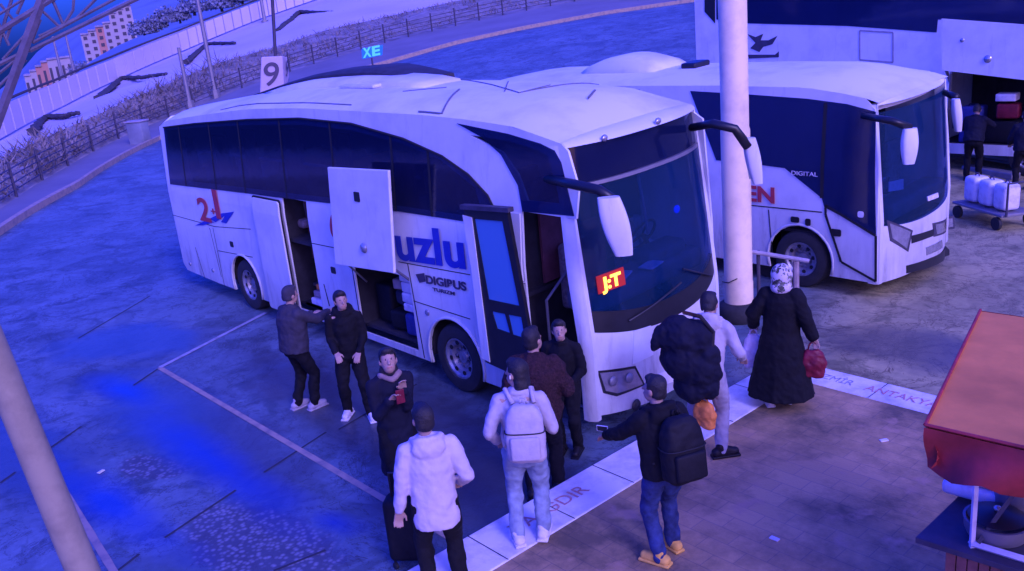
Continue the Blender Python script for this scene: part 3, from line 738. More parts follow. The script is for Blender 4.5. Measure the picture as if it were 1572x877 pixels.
for x in lin(-9.3, -4.2, 12):
    t = (x + 9.3) / 5.1; h = .02 + .10 * math.sin(t * PI) ** .5 if 0 < t < 1 else .02; z = roofz(x, .2); rings.append([Vector((x, -.25, z - .1)), Vector((x, -.18, z + h * .7)), Vector((x, -.02, z + h * .98)), Vector((x, .5, z + h * 1.02)), Vector((x, .56, z - .1))])
mb.loft(rings).build('air_conditioner_cover', 'roofpaint', coach, xf=B.xf, smooth=True)
# window band
wb = B.px([(262, 283), (380, 297), (425, 303), (505, 312), (615, 325), (720, 341), (775, 350)]); wt = B.px([(772, 345), (750, 300), (720, 268), (680, 240), (620, 213), (540, 190), (460, 182), (380, 184), (300, 190), (252, 196)])
B.side('window_band', wb + wt[1:], 'darkglass', out=.012, th=.01)
inner = Matrix.Identity(3)
mb = MB()
def zint(pl, x):
    for (a, z), (b, w) in zip(pl, pl[1:]):
        if min(a, b) <= x <= max(a, b): return z + (w - z) * (x - a) / (b - a)
    return None
for x in (-11.2, -9.75, -8.5, -6.95, -5.35, -3.75, -2.9):
    z0, z1 = zint(wb, x), zint(wt, x)
    if z0 and z1: mb.poly([(x - .022, z0), (x + .022, z0), (x + .022, z1), (x - .022, z1)], (), B.near(.016), Vector((0, .003, 0)), knee=[2.1])
mb.split('window_divider', 'seam', coach, xf=B.xf)
mb = MB()
mb.tube([B.near(.018)(x, z) for x, z in zip([q[0] for q in wt], [q[1] for q in wt])], .015, 6).build('window_seal', 'seam', coach, xf=B.xf)
# overhead rack strip and curtains seen behind glass
mb = MB(); mb.box((-11.6, -1.02, 2.92), (-3.4, -.98, 2.96)).build('luggage_rack', 'cloth_grey', coach, xf=B.xf)
mb = MB()
for x in lin(-11.5, -3.6, 10): mb.rbox(Vector((x, -.75, 2.25)), (.16, .5, .8), 0, .05); mb.rbox(Vector((x + .25, -.75, 1.85)), (.5, .5, .15), 0, .05)
for x in lin(-11.5, -2.6, 11): mb.rbox(Vector((x, .7, 2.25)), (.16, .95, .8), 0, .05)
sx = mb.build('seat_row', 'seat', coach, xf=B.xf, smooth='auto')
MB().rbox(Vector((-8.9, -.85, 2.98)), (.5, .3, .2), .1, .05).build('headrest_cover', 'cardboard', coach, xf=B.xf)
for cx, wd, z1_ in ((-11.2, .22, 3.2), (-9.75, .3, 3.3), (-8.5, .26, 3.45), (-6.95, .3, 3.5), (-5.35, .24, 3.5), (-3.75, .24, 3.3)):
    mb = MB(); F = []; 
    for i in range(17):
        xx = cx + wd * (i / 8 - 1); yy = -1.03 + .03 * math.sin(i * 2.1); F.append((xx, yy))
    mb.add([Vector((a, c, z)) for z in (2.42, z1_) for a, c in F], [(i, i + 1, i + 18, i + 17) for i in range(16)])
    mb.build('curtain', 'cloth_greyblue' if cx < -9 else 'redbrown', coach, xf=B.xf, smooth=True, recalc=False)
for x, y in ((-11.0, -.7), (-10.1, -.7), (-9.2, -.7), (-8.3, -.7), (-7.4, -.7), (-5.8, -.7), (-4.9, -.7)):
    MB().rbox(Vector((x, y - .12, 2.72)), (.14, .34, .26), 0, .05).build('headrest', 'cloth_grey', coach, xf=B.xf, smooth='auto')
# driver side window over the door
dw = B.px([(702, 190), (780, 206), (830, 221), (852, 232), (862, 250), (874, 300), (882, 332), (803, 325), (796, 285), (770, 238), (742, 212)])
B.side('side_window', dw, 'darkglass', out=.012, th=.01)
# floor, ceiling, bulkheads
MB().box((-12.1, -1.2, 1.6), (-1.3, 1.2, 1.66)).build('floor', 'interior', coach, xf=B.xf)
MB().box((-1.3, -.35, .95), (-.35, 1.2, 1.0)).build('cab_floor', 'interior', coach, xf=B.xf)
MB().box((-12.1, -1.15, .45), (-1.4, -.2, .5)).box((-12.1, -.2, .4), (-1.4, -.15, 1.6)).box((-5.25, -1.2, .5), (-5.18, -.2, 1.6)).box((-3.52, -1.2, .5), (-3.46, -.2, 1.6)).box((-7.3, -1.2, .5), (-7.24, -.2, 2.4)).box((-6.26, -1.2, .5), (-6.2, -.2, 2.4)).box((-1.45, -1.2, .4), (-1.38, 1.2, 2.7)).box((-7.3, -.5, 1.7), (-6.2, -.46, 2.5)).build('bulkheads', 'interior', coach, xf=B.xf)
# rear doorway content
MB().box((-7.2, -.85, 1.2), (-6.7, -.8, 2.4)).build('stair_panel', 'redbrown', coach, xf=B.xf)
mb = MB()
for k in range(4): mb.box((-7.15, -1.15 + k * .2, .45 + k * .28), (-6.35, -.95 + k * .2, .5 + k * .28))
mb.build('rear_steps', 'darksteel', coach, xf=B.xf)
mb = MB().tube([(-6.42, -1.1, .6), (-6.42, -1.1, 1.6), (-6.42, -.9, 2.0)], .02, 8); mb.build('grab_rail', 'steel', coach, xf=B.xf)
# sliding rear door (opened, stands proud)
dr = rrect(-8.1, .30, -7.12, 2.34, .05)
B.side('rear_door', dr, 'paint', out=.11, th=.05, bevel=.008)
B.side('rear_door_seal', rrect(-8.13, .27, -7.09, 2.37, .06), 'seam', holes=[rrect(-8.09, .31, -7.13, 2.33, .05)], out=.085, th=.02)
# luggage flap, lifted
flap = thing('luggage_flap', None, None, (-4.2, -1.6, 2.4)); flap.parent = coach; flap.location = Vector((-4.2, -1.62, 2.4)) - wloc(coach)
fy = lambda o: (lambda x, z: Vector((x, -1.66 - o + (z - 1.7) * .03, z)))
fl = [(PY(u, v, -1.62).x, PY(u, v, -1.62).z) for u, v in [(518, 405), (608, 419), (595, 262), (502, 257)]]
MB().poly(fl, (), fy(0), Vector((0, .045, 0))).build('flap_panel', 'paint', flap, bevel=.012)
def fp_(u, v): p = PY(u, v, -1.62); return p.x, p.z
x, z = fp_(549, 302); MB().poly(rrect(x - .07, z - .07, x + .07, z + .07, .02), (), fy(.012), Vector((0, .01, 0))).build('latch', 'black', flap)
x, z = fp_(562, 380); MB().lathe([(.001, -.03), (.06, -.025), (.075, 0)], (x, -1.66, z), 'Y', 16).build('marker_lamp', 'lens', flap, smooth=True)
mb = MB().tube([(-5.1, -1.25, 1.5), (-4.92, -1.6, 1.75)], .02, 8).tube([(-3.65, -1.25, 1.5), (-3.5, -1.6, 1.8)], .02, 8).tube([(-5.08, -1.1, 1.2), (-4.95, -1.55, 1.7)], .015, 8); mb.split('flap_arm', 'steel', flap)
# panel lines and small parts on the side
mb = MB()
def seam(a, b, w=.012):
    d = Vector((b[0] - a[0], b[1] - a[1])); n = Vector((-d.y, d.x)).normalized() * w / 2
    mb.poly([(a[0] - n.x, a[1] - n.y), (b[0] - n.x, b[1] - n.y), (b[0] + n.x, b[1] + n.y), (a[0] + n.x, a[1] + n.y)], (), B.near(.004), Vector((0, .003, 0)))
def seampx(pts, w=.012):
    q = B.px(pts)
    for a, b in zip(q, q[1:]): seam(a, b, w)
seampx([(265, 330), (330, 348), (385, 352)]); seampx([(327, 350), (345, 440)]); seampx([(335, 385), (388, 395)]); seampx([(300, 380), (315, 428)]); seampx([(322, 350), (340, 425)])
seampx([(472, 372), (520, 382)]); seampx([(612, 402), (722, 422)]); seampx([(635, 462), (722, 490)]); seampx([(466, 312), (506, 470)], .03); seampx([(540, 408), (558, 520)], .02); seampx([(626, 405), (652, 550)], .02)
mb.split('panel_seam', 'seam', coach, xf=B.xf)
for u, v in ((356, 375), (512, 415), ):
    x, z = B.px([(u, v)])[0]; B.side('latch', rrect(x - .07, z - .055, x + .07, z + .055, .02), 'black', out=.01, th=.008)
for u, v in ((292, 405), (327, 415), (656, 480)):
    x, z = B.px([(u, v)])[0]; MB().lathe([(.001, -.02), (.04, -.015), (.05, 0)], (x, -1.275, z), 'Y', 14).build('marker_lamp', 'lens', coach, xf=B.xf)
# wheel arch lips
mb = MB()
for cx in (AX1, AX2):
    mb.tube([Vector((x, -1.285, z)) for x, z in archp(cx, .5, AR + .01, .33, 18)], .022, 6)
mb.split('arch_lip', 'paint', coach, xf=B.xf, smooth=True)
for cx in (AX1, AX2):
    MB().box((cx - .66, -.7, .4), (cx + .66, -.68, 1.2)).box((cx - .66, -1.2, 1.12), (cx + .66, -.7, 1.14)).box((cx - .64, -1.2, .4), (cx - .62, -.7, 1.14)).box((cx + .62, -1.2, .4), (cx + .64, -.7, 1.14)).build('wheel_well', 'interior', coach, xf=B.xf)
MB().box((-12, -1.1, .42), (-1.5, 1.2, .46)).build('underbody', 'interior', coach, xf=B.xf)
for x in (AX1, AX2):
    wheel(coach, x, -1.22, .5, .5, 1); wheel(coach, x, 1.22, .5, .5, -1)
# lettering on the side
def sidetext(b, body, u0, v0, u1, v1, uh, vh, m, name, **k):
    a = b.px([(u0, v0), (u1, v1), (uh, vh)]); L = a[1][0] - a[0][0]; sz = (a[2][1] - a[0][1]) / .72
    sl = (a[1][1] - a[0][1]) / L
    f = b.near(.014); P0 = f(*a[0]); P0.y -= .004
    xd = Vector((1, 0, sl)); return text(body, sz, P0, xd, Vector((0, 0, 1)), m, name, b.root, target=L, xf=b.xf, **k)
sidetext(B, 'uzlu', 612, 396, 717, 411, 612, 344, 'bluetext', 'lettering', bold=.02, ext=.003)
sidetext(B, 'DIGIBUS', 656, 434, 718, 446, 656, 422, 'darktext', 'small_lettering', bold=.006, ext=.002)
sidetext(B, 'TURIZM', 666, 446, 700, 453, 666, 441, 'darktext', 'small_lettering', bold=.002, ext=.002)
sidetext(B, '2', 309, 337, 326, 341, 309, 303, 'redtext', 'lettering', ext=.003, bold=.012)
sidetext(B, '+', 326, 330, 333, 331, 326, 318, 'redtext', 'lettering', ext=.003, bold=.004)
sidetext(B, '1', 334, 334, 341, 336, 334, 290, 'redtext', 'lettering', ext=.003, bold=.012)
mb = MB(); q = B.px([(639, 421), (652, 419), (654, 432), (645, 434)]); mb.poly(q, (), B.near(.012), Vector((0, .004, 0))); mb.build('logo_mark', 'darktext', coach, xf=B.xf)
for pts in ([(300, 346), (318, 338), (330, 341), (312, 346)], [(322, 336), (338, 328), (360, 325), (348, 343), (340, 341), (346, 331), (332, 341)]):
    MB().poly(B.px(pts), (), B.near(.012), Vector((0, .004, 0))).build('swallow_emblem', 'bluetext', coach, xf=B.xf)
q = [B.px([(516 - 9 * math.cos(t), 344 - 22 * math.sin(t))])[0] for t in lin(-1.5, 1.5, 10)] + [B.px([(516 - 2 * math.cos(t), 344 - 19 * math.sin(t))])[0] for t in lin(1.4, -1.4, 8)]
MB().poly(q, (), B.near(.012), Vector((0, .004, 0))).build('red_emblem', 'redtext', coach, xf=B.xf)
# front door leaf swung out parallel to the side
leaf = thing('front_door', None, None, (-1.6, -1.5, 1.6)); leaf.parent = coach; leaf.location = Vector((-1.6, -1.5, 1.6)) - wloc(coach)
def lp(pts, y=-1.5): return [(PY(u, v, y).x, PY(u, v, y).z) for u, v in pts]
ly = lambda o: (lambda x, z: Vector((x, -1.5 - o, z)))
lo = lp([(712, 319), (778, 324), (809, 492), (818, 540), (824, 592), (745, 556), (722, 400)])
gl1 = lp([(728, 336), (771, 340), (797, 470), (750, 460)]); gl2 = lp([(755, 478), (775, 482), (783, 512), (763, 505)]); gl3 = lp([(780, 483), (800, 487), (806, 520), (787, 514)])
MB().poly(lo, [gl1, gl2, gl3], ly(0), Vector((0, .05, 0))).build('door_frame', 'black', leaf, bevel=.006)
MB().poly(lp([(711, 330), (725, 334), (753, 556), (741, 550), (724, 410)]), (), ly(.012), Vector((0, .01, 0))).build('door_edge', 'paint', leaf)
for g in (gl1, gl2, gl3): MB().poly(g, (), ly(-.012), Vector((0, .01, 0))).build('pane', 'doorglass', leaf)
MB().poly(lp([(708, 314), (782, 319), (783, 326), (709, 321)]), (), ly(.03), Vector((0, .09, 0))).build('door_rail', 'darksteel', leaf)
MB().tube([(-1.2, -1.47, 1.9), (-1.1, -1.3, 1.9)], .02, 8).tube([(-1.2, -1.47, .9), (-1.1, -1.3, .9)], .02, 8).build('door_arm', 'steel', leaf)
# white pillar left of door
B.side('door_pillar', B.px([(780, 326), (799, 328), (809, 494), (803, 494)]), 'paint', out=.015, th=.02)
# doorway interior
mb = MB()
for k in range(4): mb.box((-1.15, -1.18 + k * .26, .36 + k * .2), (-.3, -.92 + k * .26, .40 + k * .2)); mb.box((-1.15, -.94 + k * .26, .36 + k * .2), (-.3, -.92 + k * .26, .6 + k * .2))
mb.build('entry_steps', 'interior', coach, xf=B.xf)
mb = MB()
for k in range(4): mb.box((-1.15, -1.2 + k * .26, .405 + k * .2), (-.3, -1.17 + k * .26, .42 + k * .2))
mb.build('step_nosing', 'steel', coach, xf=B.xf)
MB().rbox(Vector((-.5, -.75, 2.05)), (.05, .5, 1.1), 0, .02).build('door_curtain', 'redcurtain', coach, xf=B.xf)
MB().box((-1.32, -.8, 1.7), (-1.28, .1, 2.72)).build('cab_partition', 'redbrown', coach, xf=B.xf)
MB().tube([(-.38, -1.1, .5), (-.36, -1.1, 2.6)], .02, 8).tube([(-1.02, -1.05, .6), (-1.02, -1.05, 1.6), (-1.02, -.6, 1.9)], .02, 8).build('grab_rail', 'steel', coach, xf=B.xf)
# cab: dashboard, wheel, seats
mb = MB().rbox(Vector((-.55, .1, 1.62)), (.5, 2.1, .28), 0, .08).rbox(Vector((-.6, .6, 1.8)), (.35, .75, .2), 0, .06); mb.build('dashboard', 'dash', coach, xf=B.xf, smooth='auto')
sw = MB(); c = Vector((-.88, .62, 1.98)); rt = Matrix.Rotation(R_(-60), 3, 'Y')
ringp = [c + rt @ Vector((.23 * math.cos(a), .23 * math.sin(a), 0)) for a in lin(0, 2 * PI, 24)]
sw.tube(ringp, .018, 8).tube([c, c + rt @ Vector((.23, 0, 0))], .015, 6).tube([c, c + rt @ Vector((-.1, .2, 0))], .015, 6).tube([c, c + rt @ Vector((-.1, -.2, 0))], .015, 6).tube([c, c + Vector((.3, 0, -.35))], .03, 8)
sw.build('steering_wheel', 'black', coach, xf=B.xf, smooth=True)
for y in (.62, -.4): MB().rbox(Vector((-1.12, y, 1.75)), (.16, .5, .85), 0, .06).rbox(Vector((-.95, y, 1.42)), (.45, .5, .16), 0, .06).build('cab_seat', 'seat', coach, xf=B.xf, smooth='auto')
# destination LED board lying behind the windshield
# nose
ys = lin(-1.16, 1.16, 28)
bl_ = lambda y: 1.24 + .16 * (y / 1.16) ** 2
frontpatch(B, .10, ys, lambda y: .30 + .05 * (y / 1.16) ** 2, bl_, 0, .26, .115).build('nose_panel', 'paint', coach, smooth='auto', xf=B.xf)
frontpatch(B, .10, ys, lambda y: bl_(y) + .004, lambda y: bl_(y) + .26, .004, .26, .115, nz_=3).build('black_mask', 'black', coach, smooth='auto', xf=B.xf)
ws = frontpatch(B, .10, ys, lambda y: bl_(y) + .262, lambda y: 3.06, .002, .26, .115, th=.012); ws.build('windshield', 'windshield', coach, smooth='auto', xf=B.xf)
frontpatch(B, .10, ys, lambda y: 3.065, lambda y: 3.105, .012, .26, .115, nz_=1).build('windshield_top_trim', 'steel', coach, smooth='auto', xf=B.xf)
frontpatch(B, .10, ys, lambda y: 3.11, lambda y: 3.52, .004, .26, .13, nz_=4).build('upper_windshield', 'darkglass', coach, smooth='auto', xf=B.xf)
# front cap joining roof (peak)
mb = MB(); rings = []
for k in range(7):
    t = k / 6; ring = []
    for y in lin(-1.16, 1.16, 28):
        xa = ws.fx(y, 3.53) + .03 - (0) ; za = 3.53; xb = -.45; zb_ = roofz(-.45, y)
        px_ = xa + (xb - xa) * t; pz = za + (zb_ - za) * math.sin(t * PI / 2) ** .8; ring.append(Vector((px_, y, pz)))
    rings.append(ring)
mb.loft(rings, cap=False, closed=False); mb.build('roof_front_cap', 'roofpaint', coach, smooth=True, xf=B.xf)
# corner pillars
for s_, nm in ((-1, 'near'), (1, 'far')):
    rings = []
    for z in [.3, .34] + lin(.5, 3.55, 18):
        xo = ws.fx(1.16, z); yo = -sideY(-1.275, z) - .0; yi = 1.155
        xb_ = max(xo - .16, -.5) if z < 3.2 else xo - .2 - (z - 3.2) * .2
        rings.append([Vector((xb_, s_ * yo, z)), Vector((xo - .08, s_ * (yo + .002), z)), Vector((xo - .02, s_ * (yo - .03), z)), Vector((xo + .015, s_ * (yi + (yo - yi) * .5), z)), Vector((xo + .012, s_ * yi, z)), Vector((xb_, s_ * yi, z))])
    MB().loft(rings).build('corner_pillar', 'paint', coach, smooth='auto', xf=B.xf)
def frontpoly(bus, mbx, pts, out, m, name, th=.02, parent=None, bev=0):
    f = lambda y, z: Vector((mbx.fx(y, z) + out, y, z))
    mb = MB(); 
    mb.poly(pts, (), f, Vector((-th, 0, 0)), akn=.05); return mb.build(name, m, parent or bus.root, xf=bus.xf, bevel=bev)
def fpx(bus, mbx, pts):
    o = []
    for u, v in pts:
        x = .1
        for _ in range(24):
            p = PX(u, v, x); zz = p.z - bus.kn * (p.y - bus.yn); x = .5 * x + .5 * (mbx.fx(p.y, zz) + .01)
        o.append((p.y, zz))
    return o
hl = thing('headlight', None, None, (0, -.9, .7)); hl.parent = coach; hl.location = Vector((0, -.9, .7)) - wloc(coach)
frontpoly(B, ws, fpx(B, ws, [(921, 573), (974, 566), (987, 590), (948, 604), (930, 600)]), .012, 'lens', 'lens', parent=hl)
frontpoly(B, ws, fpx(B, ws, [(918, 570), (976, 562), (991, 591), (947, 609), (927, 604)]), .006, 'black', 'bezel', parent=hl)
q = fpx(B, ws, [(940, 585), (965, 580)])
for a in q: MB().lathe([(.001, .05), (.05, .045), (.062, .02)], (ws.fx(a[0], a[1]), a[0], a[1]), 'X', 16).build('bulb', 'steel', hl, xf=B.xf, smooth=True)
hl2 = thing('headlight', None, None, (0, .9, .7)); hl2.parent = coach; hl2.location = Vector((0, .9, .7)) - wloc(coach)
frontpoly(B, ws, [(-a, b) for a, b in fpx(B, ws, [(921, 573), (974, 566), (987, 590), (948, 604), (930, 600)])], .012, 'lens', 'lens', parent=hl2)
fg = fpx(B, ws, [(977, 622)])[0]; MB().lathe([(.001, .03), (.06, .028), (.075, .005)], (ws.fx(*fg), fg[0], fg[1]), 'X', 16).build('fog_lamp', 'black', coach, xf=B.xf, smooth=True)
frontpoly(B, ws, fpx(B, ws, [(974, 508), (1000, 500), (1004, 545), (972, 560)]), .004, 'roofpaint', 'bumper_recess', .01, bev=.004)
frontpoly(B, ws, fpx(B, ws, [(1010, 575), (1060, 556), (1064, 574), (1014, 593)]), .010, 'can', 'number_plate', .01)
q = fpx(B, ws, [(1016, 588), (1058, 571), (1016, 578)])
text('76 AB 204', .09, (ws.fx(*q[0]) + .025, q[0][0], q[0][1]), (0, 1, .02), (0, 0, 1), 'darktext', 'plate_lettering', coach, xf=B.xf, ext=.002, target=abs(q[1][0] - q[0][0])) if False else None
# wipers, mask lines, dash board items
mb = MB()
for y0, y1, zz in ((-.75, .15, .05), (.95, .2, .1)):
    P = [Vector((ws.fx(y0 + (y1 - y0) * t, bl_(0) + .2 + zz * t) + .03, y0 + (y1 - y0) * t, bl_(0) + .2 + .35 * t * (1 if zz > .06 else .55))) for t in lin(0, 1, 6)]
    mb.tube(P, .012, 6)
mb.build('wiper', 'black', coach, xf=B.xf)
p0 = fpx(B, ws, [(918, 452), (957, 436), (918, 424), (957, 414)])
X0 = -.17
ra = Vector((ws.fx(p0[0][0], 1.9) + .03, p0[0][0], p0[0][1])); rb_ = Vector((ws.fx(p0[1][0], 1.9) + .05, p0[1][0], p0[1][1])); upv = Vector((-.10, 0, 1)).normalized() * (p0[2][1] - p0[0][1])
rx_ = (rb_ - ra); rn = rx_.cross(upv).normalized()
rd = thing('route_display', None, None, ra); rd.parent = coach; rd.location = ra - wloc(coach)
qq = [ra, ra + rx_, ra + rx_ + upv, ra + upv]
MB().add([*[c - rn * .02 for c in qq], *qq], [(3, 2, 1, 0), (4, 5, 6, 7), (0, 1, 5, 4), (1, 2, 6, 5), (2, 3, 7, 6), (3, 0, 4, 7)]).build('board', 'led', rd, xf=B.xf)
text('J:T', upv.length * .95, ra + rx_ * .14 + upv * .16 + rn * .008, rx_, upv, 'ledtext', 'route_text', rd, xf=B.xf, ext=.002, bold=.008, target=rx_.length * .72)
# things on the dash (papers), blue lamp, mirror roller blind
MB().rbox(Vector((-.45, -.35, 1.79)), (.25, .35, .02), .4, .005).build('paper_sheet', 'can', coach, xf=B.xf)
MB().rbox(Vector((-.35, .15, 1.79)), (.2, .3, .02), .2, .005).build('paper_sheet', 'can', coach, xf=B.xf)
q = fpx(B, ws, [(1046, 322)])[0]; MB().ell((ws.fx(*q) - .06, q[0], q[1]), (.03, .05, .05)).build('cab_lamp', 'bluelamp', coach, xf=B.xf, smooth=True)
mb = MB(); q = fpx(B, ws, [(990, 265), (1006, 360)]); mb.tube([(ws.fx(*q[0]) - .1, q[0][0], q[0][1]), (ws.fx(*q[1]) - .1, q[1][0], q[1][1])], .02, 6); mb.build('centre_divider', 'steel', coach, xf=B.xf)
for u, v in ((926, 212), (1008, 186)):
    q = fpx(B, ws, [(u, v)])[0]; MB().ell((ws.fx(q[0], 3.4) + .01, q[0], q[1]), (.03, .05, .04)).build('marker_lamp', 'lens', coach, xf=B.xf, smooth=True)
# mirrors
def mirror(parent, armpts, head, w, m='paint', t=.16, face=True):
    o = thing('mirror', None, None, armpts[-1]); o.parent = parent; o.location = Vector(armpts[-1]) - wloc(parent)
    a = [Vector(p) for p in armpts]; mb = MB(); mb.tube(a, [.05] + [.055] * (len(a) - 2) + [.06], 10).build('mirror_arm', 'black', o, smooth=True)
    h0, h1 = Vector(head[0]), Vector(head[1]); d = h1 - h0; rings = []
    side = CR.copy(); side.z = 0; side.normalize(); dep = Vector((-side.y, side.x, 0))
    for k in range(11):
        s = k / 10; c = h0 + d * s; wd = w * (.55 + .45 * math.sin(PI * min(1, .18 + s * .75))); tt = t * (.5 + .5 * math.sin(PI * min(1, .15 + s * .8)))
        rings.append([c + side * (wd / 2 * math.copysign(abs(math.cos(q)) ** .6, math.cos(q))) + dep * (tt / 2 * math.copysign(abs(math.sin(q)) ** .6, math.sin(q))) for q in [j * 2 * PI / 16 for j in range(16)]])
    MB().loft(rings).build('mirror_housing', m, o, smooth='auto')
    fr = [[h0 + d * s + side * (x * w * .4) + dep * (t / 2 + .004) for x in (-1, 1)] for s in (.08, .92)]
    MB().add([fr[0][0], fr[0][1], fr[1][1], fr[1][0]], [(0, 1, 2, 3)]).build('mirror_glass', 'darkglass', o)
mirror(coach, [PY(838, 274, -1.15), PX(880, 283, -.02), PX(920, 292, .32), PX(948, 312, .5)], (PX(934, 303, .5), PX(958, 392, .5)), .29)
mirror(coach, [PX(1062, 196, -.25) + Vector((0, 0, 0)), PX(1095, 190, .2), PX(1128, 198, .42), PX(1148, 225, .5)], (PX(1150, 212, .5), PX(1163, 282, .5)), .18)

# ---------------- second bus (right)
bus2 = thing('intercity_bus', 'white bus parked to the right behind the round pillar, front wheel and windshield visible', 'bus', (-4.4, 6.37, 0))
C2 = Bus(bus2, 5.1, .045, 'paint2')
X2 = .12
def top2(x):
    pts = [(-9.5, 3.3), (-8.5, 3.42), (-3, 3.42), (-1.2, 3.38), (-.3, 3.25), (.12, 3.12)]
    for (a, z), (b, w) in zip(pts, pts[1:]):
        if a <= x <= b: return z + (w - z) * (x - a) / (b - a)
    return 3.1
w2 = (-1.28, .5)
C2.side('body_side', [(-9.5, .5)] + archp(-6.6, .5, .58, .3) + archp(w2[0], .5, .60, .3) + [(X2 - .02, .3), (X2 - .04, 2.1), (X2 - .15, 3.05)] + [(x, top2(x)) for x in lin(-.2, -9.3, 20)] + [(-9.5, 3.2)], 'paint2')
MB().poly([(-9.5, .4), (X2, .3), (X2 - .15, 3.1)] + [(x, top2(x)) for x in lin(-.3, -9.3, 8)], (), C2.far(), Vector((0, -.03, 0)), knee=[2.1]).build('far_side', 'paint2', bus2, xf=C2.xf)
rings = []
for x in lin(-9.5, -.2, 24) + [0.02]:
    zt = top2(x); yy = abs(sideY(5.1, zt) - 6.375)
    rings.append([Vector((x, 6.375 + t * yy, zt + (.16 if x < -1 else .16 * max(0, (.1 - x) / 1.1)) * (1 - abs(t) ** 3))) for t in lin(-1, 1, 18)])
MB().loft(rings, cap=False, closed=False).build('roof', 'roofpaint', bus2, smooth=True, xf=C2.xf)
MB().poly([(5.12, .5), (7.63, .5), (7.63, 2.1), (7.5, 3.3), (7.3, 3.4), (5.4, 3.4), (5.2, 3.3), (5.12, 2.1)], (), lambda a, b: Vector((-9.5, a, b)), Vector((.03, 0, 0))).build('rear_wall', 'paint2', bus2, xf=C2.xf)
mb = MB(); rings = []
for x in lin(-6.9, -4.9, 10):
    t = (x + 6.9) / 2.0; h = .05 + .28 * math.sin(PI * t) ** .6; z = top2(x) + .12; rings.append([Vector((x, 5.8, z - .1)), Vector((x, 5.9, z + h * .8)), Vector((x, 6.2, z + h)), Vector((x, 6.7, z + h)), Vector((x, 6.95, z + h * .7)), Vector((x, 7.0, z - .15))])
mb.loft(rings).build('air_conditioner', 'roofpaint', bus2, smooth=True, xf=C2.xf)
MB().rbox(Vector((-4.3, 6.4, 3.62)), (.35, .5, .12), 0, .04).build('roof_vent', 'black', bus2, xf=C2.xf)
win2 = C2.px([(1100, 246), (1150, 251), (1205, 258), (1262, 304), (1266, 318), (1345, 360), (1345, 172), (1300, 160), (1240, 152), (1145, 145), (1060, 140)])
C2.side('window_band', win2, 'darkglass', out=.012, th=.01)
mb = MB()
for u0, v0, u1, v1 in ((1268, 158, 1262, 304), ):
    a, b = C2.px([(u0, v0), (u1, v1)]); mb.poly([(a[0] - .03, a[1]), (a[0] + .03, a[1]), (b[0] + .03, b[1]), (b[0] - .03, b[1])], (), C2.near(.016), Vector((0, .003, 0)), knee=[2.1])
q = C2.px([(1268, 315), (1345, 362), (1345, 432), (1292, 402), (1268, 330)])
for a, b in zip(q, q[1:] + q[:1]):
    d = Vector((b[0] - a[0], b[1] - a[1])); n = Vector((-d.y, d.x)).normalized() * .02; mb.poly([(a[0] - n.x, a[1] - n.y), (b[0] - n.x, b[1] - n.y), (b[0] + n.x, b[1] + n.y), (a[0] + n.x, a[1] + n.y)], (), C2.near(.016), Vector((0, .003, 0)), knee=[2.1])
for pts in ([(1150, 315), (1262, 326)], [(1180, 322), (1186, 392)], [(1266, 320), (1290, 402)]):
    a, b = C2.px(pts); d = Vector((b[0] - a[0], b[1] - a[1])); n = Vector((-d.y, d.x)).normalized() * .009
    mb.poly([(a[0] - n.x, a[1] - n.y), (b[0] - n.x, b[1] - n.y), (b[0] + n.x, b[1] + n.y), (a[0] + n.x, a[1] + n.y)], (), C2.near(.006), Vector((0, .003, 0)))
mb.split('panel_seam', 'seam', bus2, xf=C2.xf)
for (u, v, w, h) in ((1284, 357, .09, .06), (1221, 337, .08, .05), (1241, 341, .05, .06), (1322, 329, .05, .05)):
    x, z = C2.px([(u, v)])[0]; C2.side('latch' if u != 1322 else 'sticker', rrect(x - w, z - h, x + w, z + h, .03), 'black' if u != 1322 else 'can', out=.02, th=.008)
a, b, c = C2.px([(1146, 307), (1190, 310), (1146, 284)])
text('EN', .38, C2.near(.02)(*a), (1, 0, 0), (0, 0, 1), 'redtext', 'lettering', bus2, ext=.003, bold=.012, target=b[0] - a[0], xf=C2.xf)
a, b = C2.px([(1216, 268), (1256, 272)])
text('DIGITAL', .1, C2.near(.02)(*a), (1, 0, 0), (0, 0, 1), 'can', 'small_lettering', bus2, ext=.003, target=b[0] - a[0], xf=C2.xf)
wheel(bus2, w2[0], 5.15, .5, .5, 1); wheel(bus2, -6.6, 5.15, .5, .5, 1); wheel(bus2, w2[0], 7.6, .5, .5, -1); wheel(bus2, -6.6, 7.6, .5, .5, -1)
MB().box((-9.4, 5.3, .35), (-.1, 7.5, .4)).box((-1.95, 5.6, .4), (-.6, 5.62, 1.2)).build('underbody', 'interior', bus2, xf=C2.xf)
MB().box((-9.4, 5.2, .95), (-1.5, 7.5, 1.0)).box((-1.5, 5.2, .95), (0, 7.5, 1.0)).box((-1.0, 5.6, 1.0), (-.97, 7.4, 3.2)).build('floor', 'interior', bus2, xf=C2.xf)
mb = MB().tube([C2.near(-.01)(x, z) for x, z in archp(w2[0], .5, .62, .33, 18)], .025, 6); mb.split('arch_lip', 'paint2', bus2, smooth=True, xf=C2.xf)
ys2 = lin(5.215, 7.535, 24)
b2 = lambda y: 1.22 - .10 * (1 - ((y - 6.375) / 1.16) ** 2)
ws2 = frontpatch(C2, .32, ys2, b2, lambda y: 2.99, .0, .22, .08, th=.012); ws2.build('windshield', 'windshield', bus2, smooth='auto', xf=C2.xf)
frontpatch(C2, .32, ys2, lambda y: .28, lambda y: b2(y) - .003, 0, .22, .08).build('nose_panel', 'paint2', bus2, smooth='auto', xf=C2.xf)
frontpatch(C2, .32, ys2, lambda y: 2.995, lambda y: 3.10, .01, .22, .2, nz_=2).build('brow', 'roofpaint', bus2, smooth='auto', xf=C2.xf)
mb = MB(); rings = []
